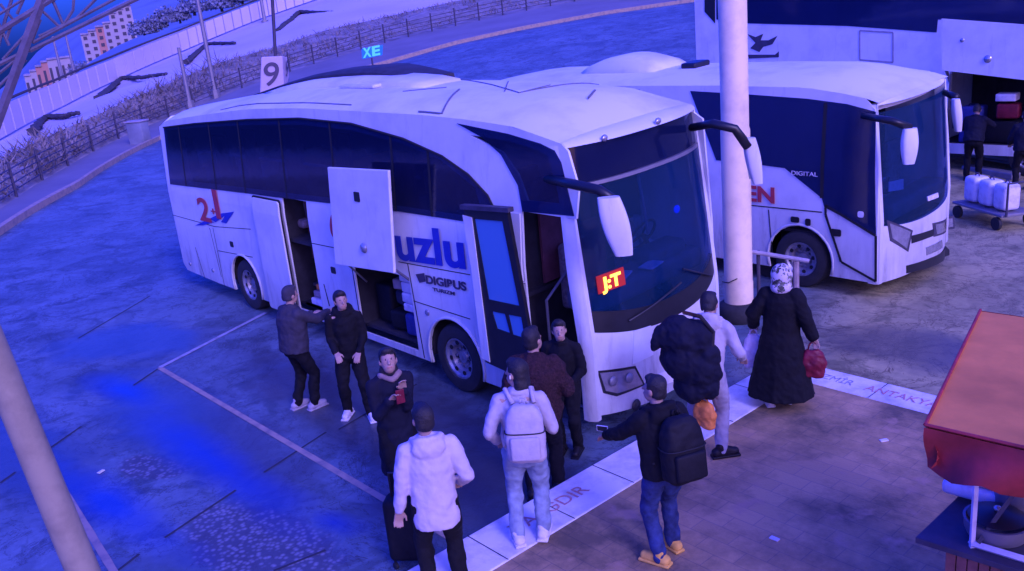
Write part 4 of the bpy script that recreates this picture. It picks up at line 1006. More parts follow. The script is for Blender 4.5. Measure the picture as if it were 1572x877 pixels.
for k in range(6):
    t = k / 5; rings.append([Vector((ws2.fx(y, 3.1) + .0 + (-.02 - ws2.fx(y, 3.1)) * t, y, 3.1 + (top2(0.02) + .02 - 3.1 + .0) * t)) for y in ys2])
mb.loft(rings, cap=False, closed=False).build('roof_front_cap', 'roofpaint', bus2, smooth=True, xf=C2.xf)
for s_ in (-1, 1):
    rings = []
    for z in lin(.28, 3.12, 14):
        xo = ws2.fx(6.375 + 1.16, z); yo = 1.275 - max(0, z - 2.1) * .07; yi = 1.155; cy = 6.375
        rings.append([Vector((xo - .17, cy + s_ * yo, z)), Vector((xo - .06, cy + s_ * (yo + .002), z)), Vector((xo + .005, cy + s_ * (yo - .03), z)), Vector((xo + .015, cy + s_ * (yi + .03), z)), Vector((xo + .012, cy + s_ * yi, z)), Vector((xo - .17, cy + s_ * yi, z))])
    MB().loft(rings).build('corner_pillar', 'paint2', bus2, smooth='auto', xf=C2.xf)
P2 = lambda pts: fpx(C2, ws2, pts)
def fpoly2(pts, out, m, name, th=.02, parent=None): return frontpoly(C2, ws2, P2(pts), out, m, name, th, parent)
for nm, pts, pts2 in (('headlight', [(1366, 343), (1398, 356), (1392, 382), (1370, 366)], [(1362, 338), (1402, 354), (1395, 387), (1367, 370)]), ('headlight', [(1436, 345), (1462, 335), (1463, 348), (1438, 360)], [(1432, 343), (1465, 331), (1466, 351), (1434, 364)])):
    h = thing('headlight', None, None, (.2, 5.3, .9)); h.parent = bus2; h.location = Vector((.2, 5.3, .9)) - wloc(bus2)
    fpoly2(pts, .014, 'lens', 'lens', parent=h); fpoly2(pts2, .006, 'darksteel', 'bezel', parent=h)
fpoly2([(1400, 362), (1434, 352), (1434, 362), (1400, 374)], .008, 'black', 'grille')
fpoly2([(1392, 408), (1452, 378), (1458, 384), (1458, 392), (1392, 420)], .006, 'black', 'lower_grille')
fpoly2([(1422, 380), (1446, 368), (1447, 380), (1423, 392)], .015, 'lens', 'number_plate')
fpoly2([(1424, 302), (1440, 296), (1441, 303), (1425, 309)], .012, 'can', 'badge')
fpoly2([(1369, 280), (1391, 275), (1391, 291), (1369, 295)], -.03, 'can', 'paper_notice')
MB().rbox(Vector((-.05, 6.4, 1.35)), (.4, 2.0, .3), 0, .08).build('dashboard', 'dash', bus2, xf=C2.xf, smooth='auto')
for y in (5.75, 6.9): MB().rbox(Vector((-.6, y, 1.75)), (.16, .5, .9), 0, .06).rbox(Vector((-.4, y, 1.42)), (.45, .5, .16), 0, .06).build('cab_seat', 'seat', bus2, xf=C2.xf, smooth='auto')
sw = MB(); c = Vector((-.22, 5.75, 1.68)); ringp = [c + rt @ Vector((.22 * math.cos(a), .22 * math.sin(a), 0)) for a in lin(0, 2 * PI, 24)]
sw.tube(ringp, .018, 8).tube([c, c + rt @ Vector((.22, 0, 0))], .015, 6).tube([c, c + rt @ Vector((-.1, .2, 0))], .015, 6); sw.build('steering_wheel', 'lens', bus2, smooth=True, xf=C2.xf)
mirror(bus2, [PY(1325, 178, 5.1), PX(1370, 186, .45), PX(1397, 196, .6)], (PX(1397, 197, .62), PX(1395, 252, .62)), .24)
mirror(bus2, [PX(1450, 142, .05), PX(1468, 150, .5)], (PX(1467, 152, .55), PX(1471, 202, .55)), .14)

# ---------------- third vehicle: tall coach far right
bus3 = thing('tall_coach', 'tall white coach in the upper right behind the other buses, luggage flap lifted', 'bus', (-4, 15, 0))
Y3 = 15.0
def q3(pts): return [(PY(u, v, Y3).x, PY(u, v, Y3).z) for u, v in pts]
f3 = lambda o: (lambda x, z: Vector((x, Y3 - o, z)))
xr3 = PY(1068, 60, Y3).x
hole3 = [(PY(1455, 60, Y3).x, .75), (PY(1462, 60, Y3).x + 3.4, .75), (PY(1462, 60, Y3).x + 3.4, 2.55), (PY(1462, 60, Y3).x, 2.55)]
MB().poly([(xr3, .5), (xr3 + 11.8, .5), (xr3 + 11.8, 5.2), (xr3 + .1, 5.2), (xr3, 4.9)], [hole3], f3(0), Vector((0, .05, 0))).build('body_side', 'paint', bus3)
MB().box((xr3, Y3 + .05, .4), (xr3 + .05, Y3 + 2.5, 5.1)).box((xr3, Y3 + 2.45, .4), (xr3 + 11.8, Y3 + 2.5, 5.1)).box((xr3 + 11.75, Y3 + .05, .4), (xr3 + 11.8, Y3 + 2.5, 5.1)).build('rear_and_far_walls', 'paint', bus3)
MB().rbox(Vector((xr3 + 5.9, Y3 + 1.25, 5.2)), (11.8, 2.5, .2), 0, .08).build('roof', 'roofpaint', bus3)
q = q3([(1100, -20), (1100, 30), (1145, 36), (1300, 40), (1438, 50), (1440, 30), (1560, 38), (1650, 46), (1650, -20)])
MB().poly(q, (), f3(.012), Vector((0, .01, 0))).build('window_band', 'darkglass', bus3)
q = q3([(1082, -10), (1082, 18), (1098, 36), (1098, -10)]); MB().poly(q, (), f3(.014), Vector((0, .01, 0))).build('rear_quarter_window', 'black', bus3)
mb = MB(); q = q3([(1320, 47), (1371, 50), (1371, 96), (1320, 92)])
for a, b in zip(q, q[1:] + q[:1]):
    d = Vector((b[0] - a[0], b[1] - a[1])); n = Vector((-d.y, d.x)).normalized() * .02; mb.poly([(a[0] - n.x, a[1] - n.y), (b[0] - n.x, b[1] - n.y), (b[0] + n.x, b[1] + n.y), (a[0] + n.x, a[1] + n.y)], (), f3(.01), Vector((0, .004, 0)))
mb.split('panel_seam', 'cloth_grey', bus3)
for pts in ([(1147, 52), (1160, 57), (1172, 52), (1168, 62), (1180, 62), (1194, 55), (1186, 68), (1172, 72), (1166, 80), (1152, 74), (1160, 66)], [(1148, 84), (1190, 84), (1196, 79), (1196, 88), (1150, 90)]):
    MB().poly(q3(pts), (), f3(.012), Vector((0, .004, 0))).build('bird_emblem', 'darksteel', bus3)
fl3 = thing('luggage_flap', None, None, (-2, 14, 3)); fl3.parent = bus3; fl3.location = Vector((-2, 14, 3)) - wloc(bus3)
def q14(pts): return [(PY(u, v, 14.0).x, PY(u, v, 14.0).z) for u, v in pts]
q = q14([(1446, 108), (1572, 123), (1690, 137), (1690, 50), (1572, 38), (1445, 29)]); MB().poly(q, (), lambda x, z: Vector((x, 14.0, z)), Vector((0, .06, 0))).build('flap_panel', 'paint', fl3, bevel=.015)
p = PY(1516, 91, 14); MB().lathe([(.001, -.05), (.06, -.04), (.09, 0)], p, 'Y', 14).build('marker_lamp', 'lens', fl3, smooth=True)
p = PY(1477, 62, 14); MB().lathe([(.001, -.02), (.04, -.015), (.05, 0)], p, 'Y', 12).build('rivet', 'lens', fl3, smooth=True)
hx = hole3[0][0]
MB().tube([(hx + .1, 15, 2.3), (hx + .35, 14.1, 2.75)], .04, 8).tube([(hx + .1, 15, 1.6), (hx + .5, 14.1, 2.6)], .03, 8).split('flap_arm', 'steel', fl3)
MB().box((hx - .2, Y3 + .06, .7), (hx + 3.6, Y3 + 2.2, .74)).box((hx - .2, Y3 + 2.1, .7), (hx + 3.6, Y3 + 2.15, 2.9)).build('luggage_bay', 'interior', bus3)
for x in (xr3 + 2.2, xr3 + 9.6): wheel(bus3, x, Y3 + .06, .5, .5, 1)

# luggage inside the two bays: every case its own thing
def case(p, size, rot, m, label, cat='suitcase', group='bags and boxes in the luggage bays', handle=True, name='suitcase'):
    if not handle:
        o = MB().rbox(Vector((p[0], p[1], p[2] + size[2] / 2)), size, rot, .025).build(name, m, smooth='auto'); return tag(o, label, cat, group)
    o = thing(name, label, cat, p, group)
    MB().rbox(Vector((p[0], p[1], p[2] + size[2] / 2)), size, rot, .05).build('shell', m, o, smooth='auto')
    c = Vector((p[0], p[1], p[2] + size[2])); d = Vector((math.cos(rot), math.sin(rot), 0)) * size[0] * .22
    MB().tube([c - d, c - d + Vector((0, 0, .045)), c + d + Vector((0, 0, .045)), c + d], .012, 6).build('handle', 'black', o)
    return o
zb = .545
hs = [('top', .20), ('second from top', .17), ('third from top', .17), ('fourth from top', .14)]
z = zb
case((-3.87, -.95, z), (.42, .4, .34), .05, 'bag_blue', 'dark blue bag at the foot of the pale box stack in the open luggage bay', 'bag', name='bag'); z += .385
stack = [('lowest', .13), ('second from the bottom', .16), ('third from the bottom', .17), ('topmost', .2)]
for nm, h in stack:
    case((-3.87 + rng.uniform(-.02, .02), -.95, z), (.4, .4, h - .01), rng.uniform(-.06, .06), 'can', f'pale flat box, {nm} of the stack in the open luggage bay', 'box', handle=False, name='box'); z += h
case((-4.35, -.9, zb), (.4, .4, .3), .2, 'bag_black', 'black case standing left of the pale box stack', 'suitcase')
case((-4.35, -.85, zb + .36), (.32, .3, .22), -.2, 'cloth_greyblue', 'grey blue bag resting on the black case in the luggage bay', 'bag', name='bag')
case((-4.33, -.95, zb + .64), (.2, .2, .16), .3, 'cardboard', 'small brown parcel on top of the grey blue bag', 'box', handle=False, name='box')
case((-4.82, -.8, zb), (.42, .4, .62), 0, 'bag_black', 'tall black suitcase at the rear end of the open luggage bay')
case((-6.72, -1.05, .50), (.45, .2, .12), 0, 'can', 'pale flat box at the foot of the rear doorway', 'box', handle=False, name='box')
case((-6.68, -.98, .63), (.42, .24, .12), .1, 'cardboard', 'brown box on the pale one in the rear doorway', 'box', handle=False, name='box')
case((-6.66, -.98, .76), (.34, .22, .1), -.1, 'bag_orange', 'small reddish box topmost in the rear doorway', 'box', handle=False, name='box')
case((hx + 1.25, Y3 + .5, .745), (.8, .5, .55), 0, 'bag_black', 'black suitcase lying low in the tall coach bay')
case((hx + 1.35, Y3 + .45, 1.36), (.5, .45, .35), .2, 'bag_red', 'dark red suitcase on the black one in the tall coach bay')
case((hx + 1.3, Y3 + .45, 1.77), (.45, .4, .18), .1, 'can', 'pale box on the red suitcase in the tall coach bay', 'box', handle=False, name='box')
case((hx + .55, Y3 + .4, .745), (.5, .5, .9), 0, 'bag_blue', 'upright blue case at the left of the tall coach bay')

# ------------------------------------------------------------------ pillar, poles, truss, signs
px0, py0 = -1.25, 3.28
pil = thing('round_pillar', 'thick white round pillar with black foot between the two buses', 'pillar', (px0, py0, 0))
MB().lathe([(.225, .2), (.225, .62), (.218, .64), (.218, 3.0), (.205, 3.05), (.205, 9)], (px0, py0, 0), n=40).build('shaft', 'polewhite', pil, smooth='auto')
MB().lathe([(.31, 0), (.34, .05), (.34, .2), (.30, .26), (.24, .3), (.2, .3)], (px0, py0, 0), n=40).build('foot', 'rubber', pil, smooth='auto')
MB().tube([(px0 - .2, py0 - .14, .62), (px0 - .02, py0 - .24, .66), (px0 + .12, py0 - .2, .74)], .008, 6).build('crack', 'seam', pil)

bp = thing('leaning_post', 'beige painted steel post leaning across the lower left corner', 'post', G(178, 1000))
a = G(178, 1000); b = PD(-52, 440, math.hypot(a.x - CAM.x, a.y - CAM.y) * .98); b2_ = a + (b - a) * 1.5
MB().tube([a, a.lerp(b2_, .3), a.lerp(b2_, .6), b2_], [.135, .125, .115, .10], 24).build('shaft', 'beige', bp, smooth='auto')
MB().lathe([(.26, 0), (.26, .03), (.2, .05)], a, n=20).build('base_plate', 'beige', bp)

# roof truss corner top left
tr = thing('canopy_truss', 'grey steel lattice of the station canopy in the upper left corner', 'truss', PD(20, 60, 13))
TD = 13
def tb(pts, w, name='chord', m='trusssteel', d=TD, dd=0):
    P = [PD(u, v, d + dd) for u, v in pts]; MB().tube(P, w, 6).build(name, m, tr)
tb([(72, -22), (-14, 215)], .065, 'main_strut')
tb([(-30, 66), (120, -26)], .04, 'chord'); tb([(46, 78), (240, -16)], .03, 'chord'); tb([(50, 66), (200, -14)], .022, 'chord'); tb([(-20, 108), (46, 76)], .03)
tb([(-30, 40), (70, -22)], .018)
for pts in ([(48, 66), (62, 30)], [(-10, 100), (8, 30), (24, -20)], [(4, 92), (48, 44)], [(66, 18), (94, 44)], [(78, -6), (92, 26), (98, 40)], [(94, 44), (112, 16), (114, -10)], [(-20, 150), (40, 92)], [(-10, 20), (14, 70)], [(26, 22), (40, -10)], [(-20, 128), (34, 84)], [(0, 6), (20, 30), (10, 60)], [(60, 56), (118, 28)], [(118, 28), (150, -4)]):
    tb(pts, .02, 'brace')
# hanging number sign on its pole
sg = thing('number_sign', 'double sided bay number sign with a brown 9 above the coach roof', 'sign', PD(420, 100, 24))
d9 = 24
q = [PD(u, v, d9) for u, v in ((399, 146), (436, 143), (433, 86), (401, 88))]
def slab(o, q, th, m, name):
    n = (q[1] - q[0]).cross(q[3] - q[0]).normalized() * th; MB().add([*q, *[p + n for p in q]], [(3, 2, 1, 0), (4, 5, 6, 7), (0, 1, 5, 4), (1, 2, 6, 5), (2, 3, 7, 6), (3, 0, 4, 7)]).build(name, m, o, bevel=.02)
slab(sg, q, -.10, 'signface', 'sign_face')
q2 = [PD(436.5, 143, d9), PD(444, 118, d9 + .5), PD(441, 88, d9 + .5), PD(433.5, 86, d9)]
slab(sg, q2, -.03, 'signface', 'side_face')
xd = (q[1] - q[0]).normalized(); yd = (q[3] - q[0]).normalized()
nn = (q[1] - q[0]).cross(q[3] - q[0]).normalized()
text('9', .82, q[0].lerp(q[1], .12) + yd * .22 + nn * .015, xd, yd, 'darktext', 'numeral', sg, ext=.004, bold=.006, target=.38)
xd2 = (q2[1] - q2[0]); text('9', .6, q2[0].lerp(q2[1], .3) + yd * .3 + Vector((.02, -.02, 0)), (q2[2] - q2[3]) , yd, 'darktext', 'numeral', sg, ext=.004, target=.2)
MB().tube([PD(423, 90, d9 + .1), PD(416, -40, d9 + .1)], .045, 8).build('hanger_pole', 'darksteel', sg)
# teal sign
ts = thing('teal_sign', 'small teal lit sign with light letters on the far sidewalk', 'sign', PD(571, 100, 55))
q = [PD(u, v, 55) for u, v in ((556, 91), (587, 85), (588, 69), (555, 75))]
slab(ts, q, -.12, 'teal', 'sign_box'); nn = (q[1] - q[0]).cross(q[3] - q[0]).normalized()
text('X', .75, q[0].lerp(q[1], .05) + (q[3] - q[0]) * .12 + nn * .02, q[1] - q[0], q[3] - q[0], 'tealtext', 'lettering', ts, ext=.01, bold=.03, target=.5)
text('E', .75, q[0].lerp(q[1], .5) + (q[3] - q[0]) * .12 + nn * .02, q[1] - q[0], q[3] - q[0], 'tealtext', 'lettering', ts, ext=.01, bold=.03, target=.48)
pb = PD(571, 92, 55); MB().tube([pb + Vector((0, 0, .1)), Vector((pb.x, pb.y, pb.z - 3.5))], .05, 8).build('sign_post', 'darksteel', ts)
# kiosk-like white box by the road
p = PD(217, 222, 52); mb = MB().rbox(Vector((p.x, p.y, p.z + .55)), (.9, .7, 1.3), .6, .05)
ub = thing('utility_cabinet', 'small grey cabinet on the sidewalk at the rear end of the coach', 'cabinet', (p.x, p.y, p.z - .1)); mb.build('housing', 'hillbush', ub, smooth='auto'); MB().rbox(Vector((p.x, p.y, p.z + 1.24)), (1.0, .8, .08), .6, .02).build('lid', 'terrace', ub)

# ------------------------------------------------------------------ carts
ct = thing('luggage_cart', 'flat wheeled cart carrying white plastic cans beside the right bus', 'cart', (-.7, 11.1, 0))
a = G(1470, 333); b = G(1536, 354); ax = (b - a); ax.z = 0; L = ax.length; ax.normalize(); ny = Vector((-ax.y, ax.x, 0)); mid = a.lerp(b, .5)
ang = math.atan2(ax.y, ax.x); rm = Matrix.Rotation(ang, 3, 'Z')
MB().rbox(mid + Vector((0, 0, .3)) + ny * .3, (L * 1.15, .75, .05), ang, .01).build('deck', 'steel', ct)
for s1 in (-1, 1):
    for s2 in (-.05, .65):
        c = mid + ax * (s1 * L * .45) + ny * s2 + Vector((0, 0, .13)); rr = MB()
        ring = [[c + (ax * math.cos(t) * r + Vector((0, 0, math.sin(t) * r))) + ny * h for t in [k * 2 * PI / 16 for k in range(16)]] for r, h in ((.05, -.03), (.13, -.03), (.13, .03), (.05, .03))]
        rr.loft(ring).build('caster_wheel', 'rubber', ct)
e = mid + ax * L * .6; MB().tube([e + Vector((0, 0, .3)), e + Vector((0, 0, .95)), e + ny * .7 + Vector((0, 0, .95)), e + ny * .7 + Vector((0, 0, .3))], .025, 8).build('push_handle', 'darksteel', ct)
for i, nm in enumerate(('leftmost', 'middle', 'rightmost')):
    c = mid + ax * ((i - 1) * L * .34) + ny * .25 + Vector((0, 0, .335)); o = thing('plastic_can', f'white plastic can, {nm} of the three on the cart', 'can', c, 'white cans on the cart')
    MB().rbox(c + Vector((0, 0, .28)), (L * .29, .36, .52), ang, .08).build('can_body', 'can', o, smooth='auto')
    MB().tube([c + Vector((0, 0, .53)) - ax * .06, c + Vector((0, 0, .60)) - ax * .04, c + Vector((0, 0, .60)) + ax * .04, c + Vector((0, 0, .53)) + ax * .06], .015, 6).build('handle', 'darksteel', o)
# platform rails left of red barrier at far right: low concrete wheel stops
for i, (u0, v0, u1, v1) in enumerate(((1482, 262, 1560, 276), (1480, 246, 1572, 259))):
    a = G(u0, v0); b = G(u1, v1); d = b - a
    o = MB().rbox(a.lerp(b, .5) + Vector((0, 0, .08)), (d.length, .28, .16), math.atan2(d.y, d.x), .03).build('wheel_stop', 'steel'); tag(o, ('dark low barrier bar on the ground behind the white cans, nearer one', 'dark low barrier bar on the ground behind the white cans, farther one')[i], 'barrier', 'low barrier bars')
# hand truck behind the woman in the cloak
ht = thing('hand_truck', 'dark low hand truck with a horizontal bar behind the floral headscarf', 'cart', G(1190, 430))
z_ = .55
a = PD(1150, 386, 14.1); b = PD(1242, 401, 14.1); c = PD(1222, 401, 14.1)
MB().tube([a, b], .035, 8).build('top_bar', 'cloth_grey', ht)
MB().tube([c, Vector((c.x, c.y, 0.02))], .05, 8).build('front_leg', 'cardboard', ht); MB().tube([a + Vector((.1, .1, 0)), Vector((a.x + .1, a.y + .1, .02))], .03, 8).build('rear_leg', 'darksteel', ht)
g = G(1176, 425); MB().lathe([(.05, -.04), (.2, -.04), (.22, 0), (.2, .04), (.05, .04)], (g.x, g.y, .22), 'Y', 20, True).build('wheel', 'rubber', ht, smooth='auto')

# ------------------------------------------------------------------ red stall
st = thing('street_stall', 'snack stall with faded red awning and glazed case at the right edge', 'stall', (4.1, -1.0, .12))
ZC = 2.35
A0, A1 = G(1420, 655, ZC), G(1505, 478, ZC)
e1 = (G(1572, 690, ZC) - A0); e1.z = 0; e1.normalize()
Wd = 2.4
c1_, c2_ = A0, A1; c3_, c4_ = A1 + e1 * Wd, A0 + e1 * Wd
mid0 = (c1_ + c2_) / 2
n = 12; mb = MB(); vs = []; 
for i in range(n + 1):
    for j in range(n + 1):
        p = c1_.lerp(c4_, i / n).lerp(c2_.lerp(c3_, i / n), j / n); p = p.copy(); p.z += .10 * math.sin(PI * j / n) * 0 - .03 * math.sin(PI * i / n) * math.sin(PI * j / n); vs.append(p)
fs = [(i * (n + 1) + j, i * (n + 1) + j + 1, (i + 1) * (n + 1) + j + 1, (i + 1) * (n + 1) + j) for i in range(n) for j in range(n)]
mb.add(vs, fs); mb.add([p - Vector((0, 0, .02)) for p in vs], [tuple(reversed(f)) for f in fs]); mb.build('awning_top', 'stallroof', st, smooth=True, recalc=False)
def flapf(p, q, h, name, seed):
    mb = MB(); n = 26; rows = 6; vs = []; rg = random.Random(seed); out = (q - p).cross(Vector((0, 0, 1))).normalized()
    if out.dot(CAM - p) < 0 and seed != 3: out = -out
    for r in range(rows + 1):
        for i in range(n + 1):
            t = i / n; c = p.lerp(q, t); hh = h * (1 + .45 * abs(math.sin(t * 15 + seed)) * (r / rows))
            c = c + Vector((0, 0, -hh * r / rows)) + out * (.015 + .10 * (r / rows) * math.sin(t * 21 + seed * 2 + r * .5)); vs.append(c)
    fs = [(r * (n + 1) + i, r * (n + 1) + i + 1, (r + 1) * (n + 1) + i + 1, (r + 1) * (n + 1) + i) for r in range(rows) for i in range(n)]
    mb.add(vs, fs); return mb.build(name, 'stallval', st, smooth=True, recalc=False)
flapf(c1_, c4_, .23, 'valance', 1); flapf(c2_, c1_, .2, 'valance', 2); flapf(c3_, c2_, .34, 'valance', 3)
MB().tube([c1_ + Vector((0, 0, .012)), c4_ + Vector((0, 0, .012))], .012, 6).tube([c1_ + Vector((0, 0, .012)), c2_ + Vector((0, 0, .012))], .012, 6).build('awning_piping', 'stallval', st)
# counter: shelf plane at z=.95
ZS = .95
s0 = G(1405, 825, ZS); s1_ = G(1481, 752, ZS); e2 = (s1_ - s0); e2.z = 0; DL = e2.length; e2.normalize(); ang = math.atan2(e1.y, e1.x)
mb = MB(); s3 = s0 + e1 * 2.2; s2_ = s1_ + e1 * 2.2
def prism(q, z0, z1, m, name, bevel=.006):
    mb = MB(); mb.add([Vector((p.x, p.y, z)) for z in (z0, z1) for p in q], [(3, 2, 1, 0), (4, 5, 6, 7), (0, 1, 5, 4), (1, 2, 6, 5), (2, 3, 7, 6), (3, 0, 4, 7)]); return mb.build(name, m, st, bevel=bevel)
prism([s0, s3, s2_, s1_], ZS - .05, ZS, 'darksteel', 'counter')
i0 = s0 + e1 * .22 + e2 * .12; i1 = s1_ + e1 * .22 - e2 * .05; 
# vertical board cladding
wq = (s3 - s0).length
mb = MB(); nb = 26
for k in range(nb):
    a = s0 + e1 * (.2 + (wq - .2) * k / nb) + e2 * .06; b = a + e1 * ((wq - .2) / nb * .88)
    q = [a, b, b + e2 * .03, a + e2 * .03]; mb.add([Vector((p.x, p.y, z)) for z in (.13, ZS - .055) for p in q], [(3, 2, 1, 0), (4, 5, 6, 7), (0, 1, 5, 4), (1, 2, 6, 5), (2, 3, 7, 6), (3, 0, 4, 7)])
mb.build('board_cladding', 'wood', st)
q = [s0 + e1 * .22 + e2 * .10, s3 + e2 * .10, s2_ - e2 * .05, s1_ + e1 * .22 - e2 * .05]; prism(q, .125, ZS - .052, 'wood', 'base_cabinet')
# white framed glass case
f0 = s0 + e1 * .36 + e2 * .10; f1 = s1_ + e1 * .30; f3_ = f0 + e1 * 1.8; f2_ = f1 + e1 * 1.8
ZT = 1.85
mb = MB()
for a, b in ((f0, f3_), (f0, f1), (f1, f2_)):
    for zz in (ZS + .03, ): mb.tube([Vector((a.x, a.y, zz)), Vector((b.x, b.y, zz))], .03, 4)
for a in (f0, f1): mb.tube([Vector((a.x, a.y, ZS)), Vector((a.x, a.y, ZC - .09))], .022, 4)
mb.build('case_frame', 'can', st)
MB().tube([Vector((f0.x, f0.y, ZS + .05)) + e1 * .04, Vector((f1.x, f1.y, ZC - .3)) + e1 * .5], .02, 4).tube([Vector((f1.x, f1.y, ZS)) - e1 * .06, Vector((f1.x, f1.y, ZC - .09))- e1 * .06], .03, 6).build('inner_brace', 'darksteel', st)
q = [f0 + e1 * .04 + e2 * .04, f3_ + e2 * .04, f2_ - e2 * .04, f1 + e1 * .04 - e2 * .04]; prism(q, ZS + .004, ZS + .02, 'darksteel', 'case_tray', 0)
cc = G(1530, 805, ZS + .1); pot = thing('round_pan', 'dark round cooking pan in the stall case', 'pan', (cc.x, cc.y, ZS + .025))
MB().lathe([(.001, .0), (.20, 0), (.22, .05), (.22, .12), (.23, .13), (.21, .13), (.20, .06), (.001, .05)], (cc.x, cc.y, ZS + .025), n=32).build('pan_body', 'steel', pot, smooth='auto')
MB().lathe([(.20, .15), (.15, .17), (.04, .19), (.001, .19)], (cc.x, cc.y, ZS + .025), n=32).build('pan_lid', 'black', pot, smooth='auto')
MB().ell((cc.x, cc.y, ZS + .235), (.03, .03, .022)).build('lid_knob', 'lens', pot, smooth=True)
cb = G(1562, 768, ZS + .1); cu = thing('cooking_pot', 'tall pale metal pot beside the round pan in the stall case', 'pot', (cb.x, cb.y, ZS + .025))
MB().lathe([(.001, 0), (.16, 0), (.17, .02), (.17, .26), (.185, .27), (.16, .27), (.15, .2), (.001, .2)], (cb.x, cb.y, ZS + .025), n=28).build('pot_body', 'steel', cu, smooth='auto')
MB().tube([(cb.x - .17, cb.y, ZS + .2), (cb.x - .23, cb.y, ZS + .22), (cb.x - .23, cb.y + .05, ZS + .22), (cb.x - .17, cb.y + .05, ZS + .2)], .01, 6).build('handle', 'black', cu)
c2 = G(1502, 752, ZS + .1); o = thing('tray_of_bread', 'pale tray at the back of the stall case', 'tray', (c2.x, c2.y, ZS + .03)); 
MB().rbox(Vector((c2.x, c2.y, ZS + .10)), (.5, .22, .12), ang, .04).build('tray', 'can', o, smooth='auto'); MB().rbox(Vector((c2.x, c2.y, ZS + .19)), (.42, .16, .06), ang, .02).build('food', 'cardboard', o, smooth='auto')

# ------------------------------------------------------------------ people
def bake(mb, name, m, parent, vox, smooth_it=4, mats=None, paint=None, noiseamp=0, xf=None):
    me = D_.meshes.new('tmp'); me.from_pydata([tuple(p) for p in mb.v], [], mb.f)
    bm = bmesh.new(); bm.from_mesh(me); bmesh.ops.recalc_face_normals(bm, faces=bm.faces); bm.to_mesh(me); bm.free()
    o = D_.objects.new('tmp', me); COL.objects.link(o)
    r = o.modifiers.new('r', 'REMESH'); r.mode = 'VOXEL'; r.voxel_size = vox; r.use_smooth_shade = True
    s = o.modifiers.new('s', 'SMOOTH'); s.factor = .5; s.iterations = smooth_it
    dg = bpy.context.evaluated_depsgraph_get(); me2 = D_.meshes.new_from_object(o.evaluated_get(dg)); D_.objects.remove(o); D_.meshes.remove(me)
    me2.name = name; me2.materials.clear()
    for q in (mats or [m]): me2.materials.append(M[q])
    if noiseamp:
        nrm = [v.normal.copy() for v in me2.vertices]
        for v, nn_ in zip(me2.vertices, nrm):
            c = v.co
            w = noise.noise(Vector((c.x * 9 + c.z * 4, c.y * 9, c.z * 8 - c.x * 5))) + .5 * noise.noise(Vector((c.x * 20 + 5 + c.z * 9, c.y * 20, c.z * 18)))
            v.co = c + nn_ * noiseamp * w
    if paint:
        for p in me2.polygons: p.material_index = paint(p.center)
    for p in me2.polygons: p.use_smooth = True
    ob = D_.objects.new(name, me2); COL.objects.link(ob); ob.parent = parent; return ob
def ik(a, t, l1, l2, hint):
    a = Vector(a); t = Vector(t); d = t - a; L = d.length; mx = (l1 + l2) * .995
    if L > mx: t = a + d * (mx / L); d = t - a; L = mx
    c = (l1 * l1 + L * L - l2 * l2) / (2 * L * l1); c = max(-1, min(1, c)); s = math.sqrt(1 - c * c)
    dn = d.normalized(); h = Vector(hint); h = (h - dn * h.dot(dn)).normalized()
    return a + dn * l1 * c + h * l1 * s, t
def V(*a): return Vector(a)
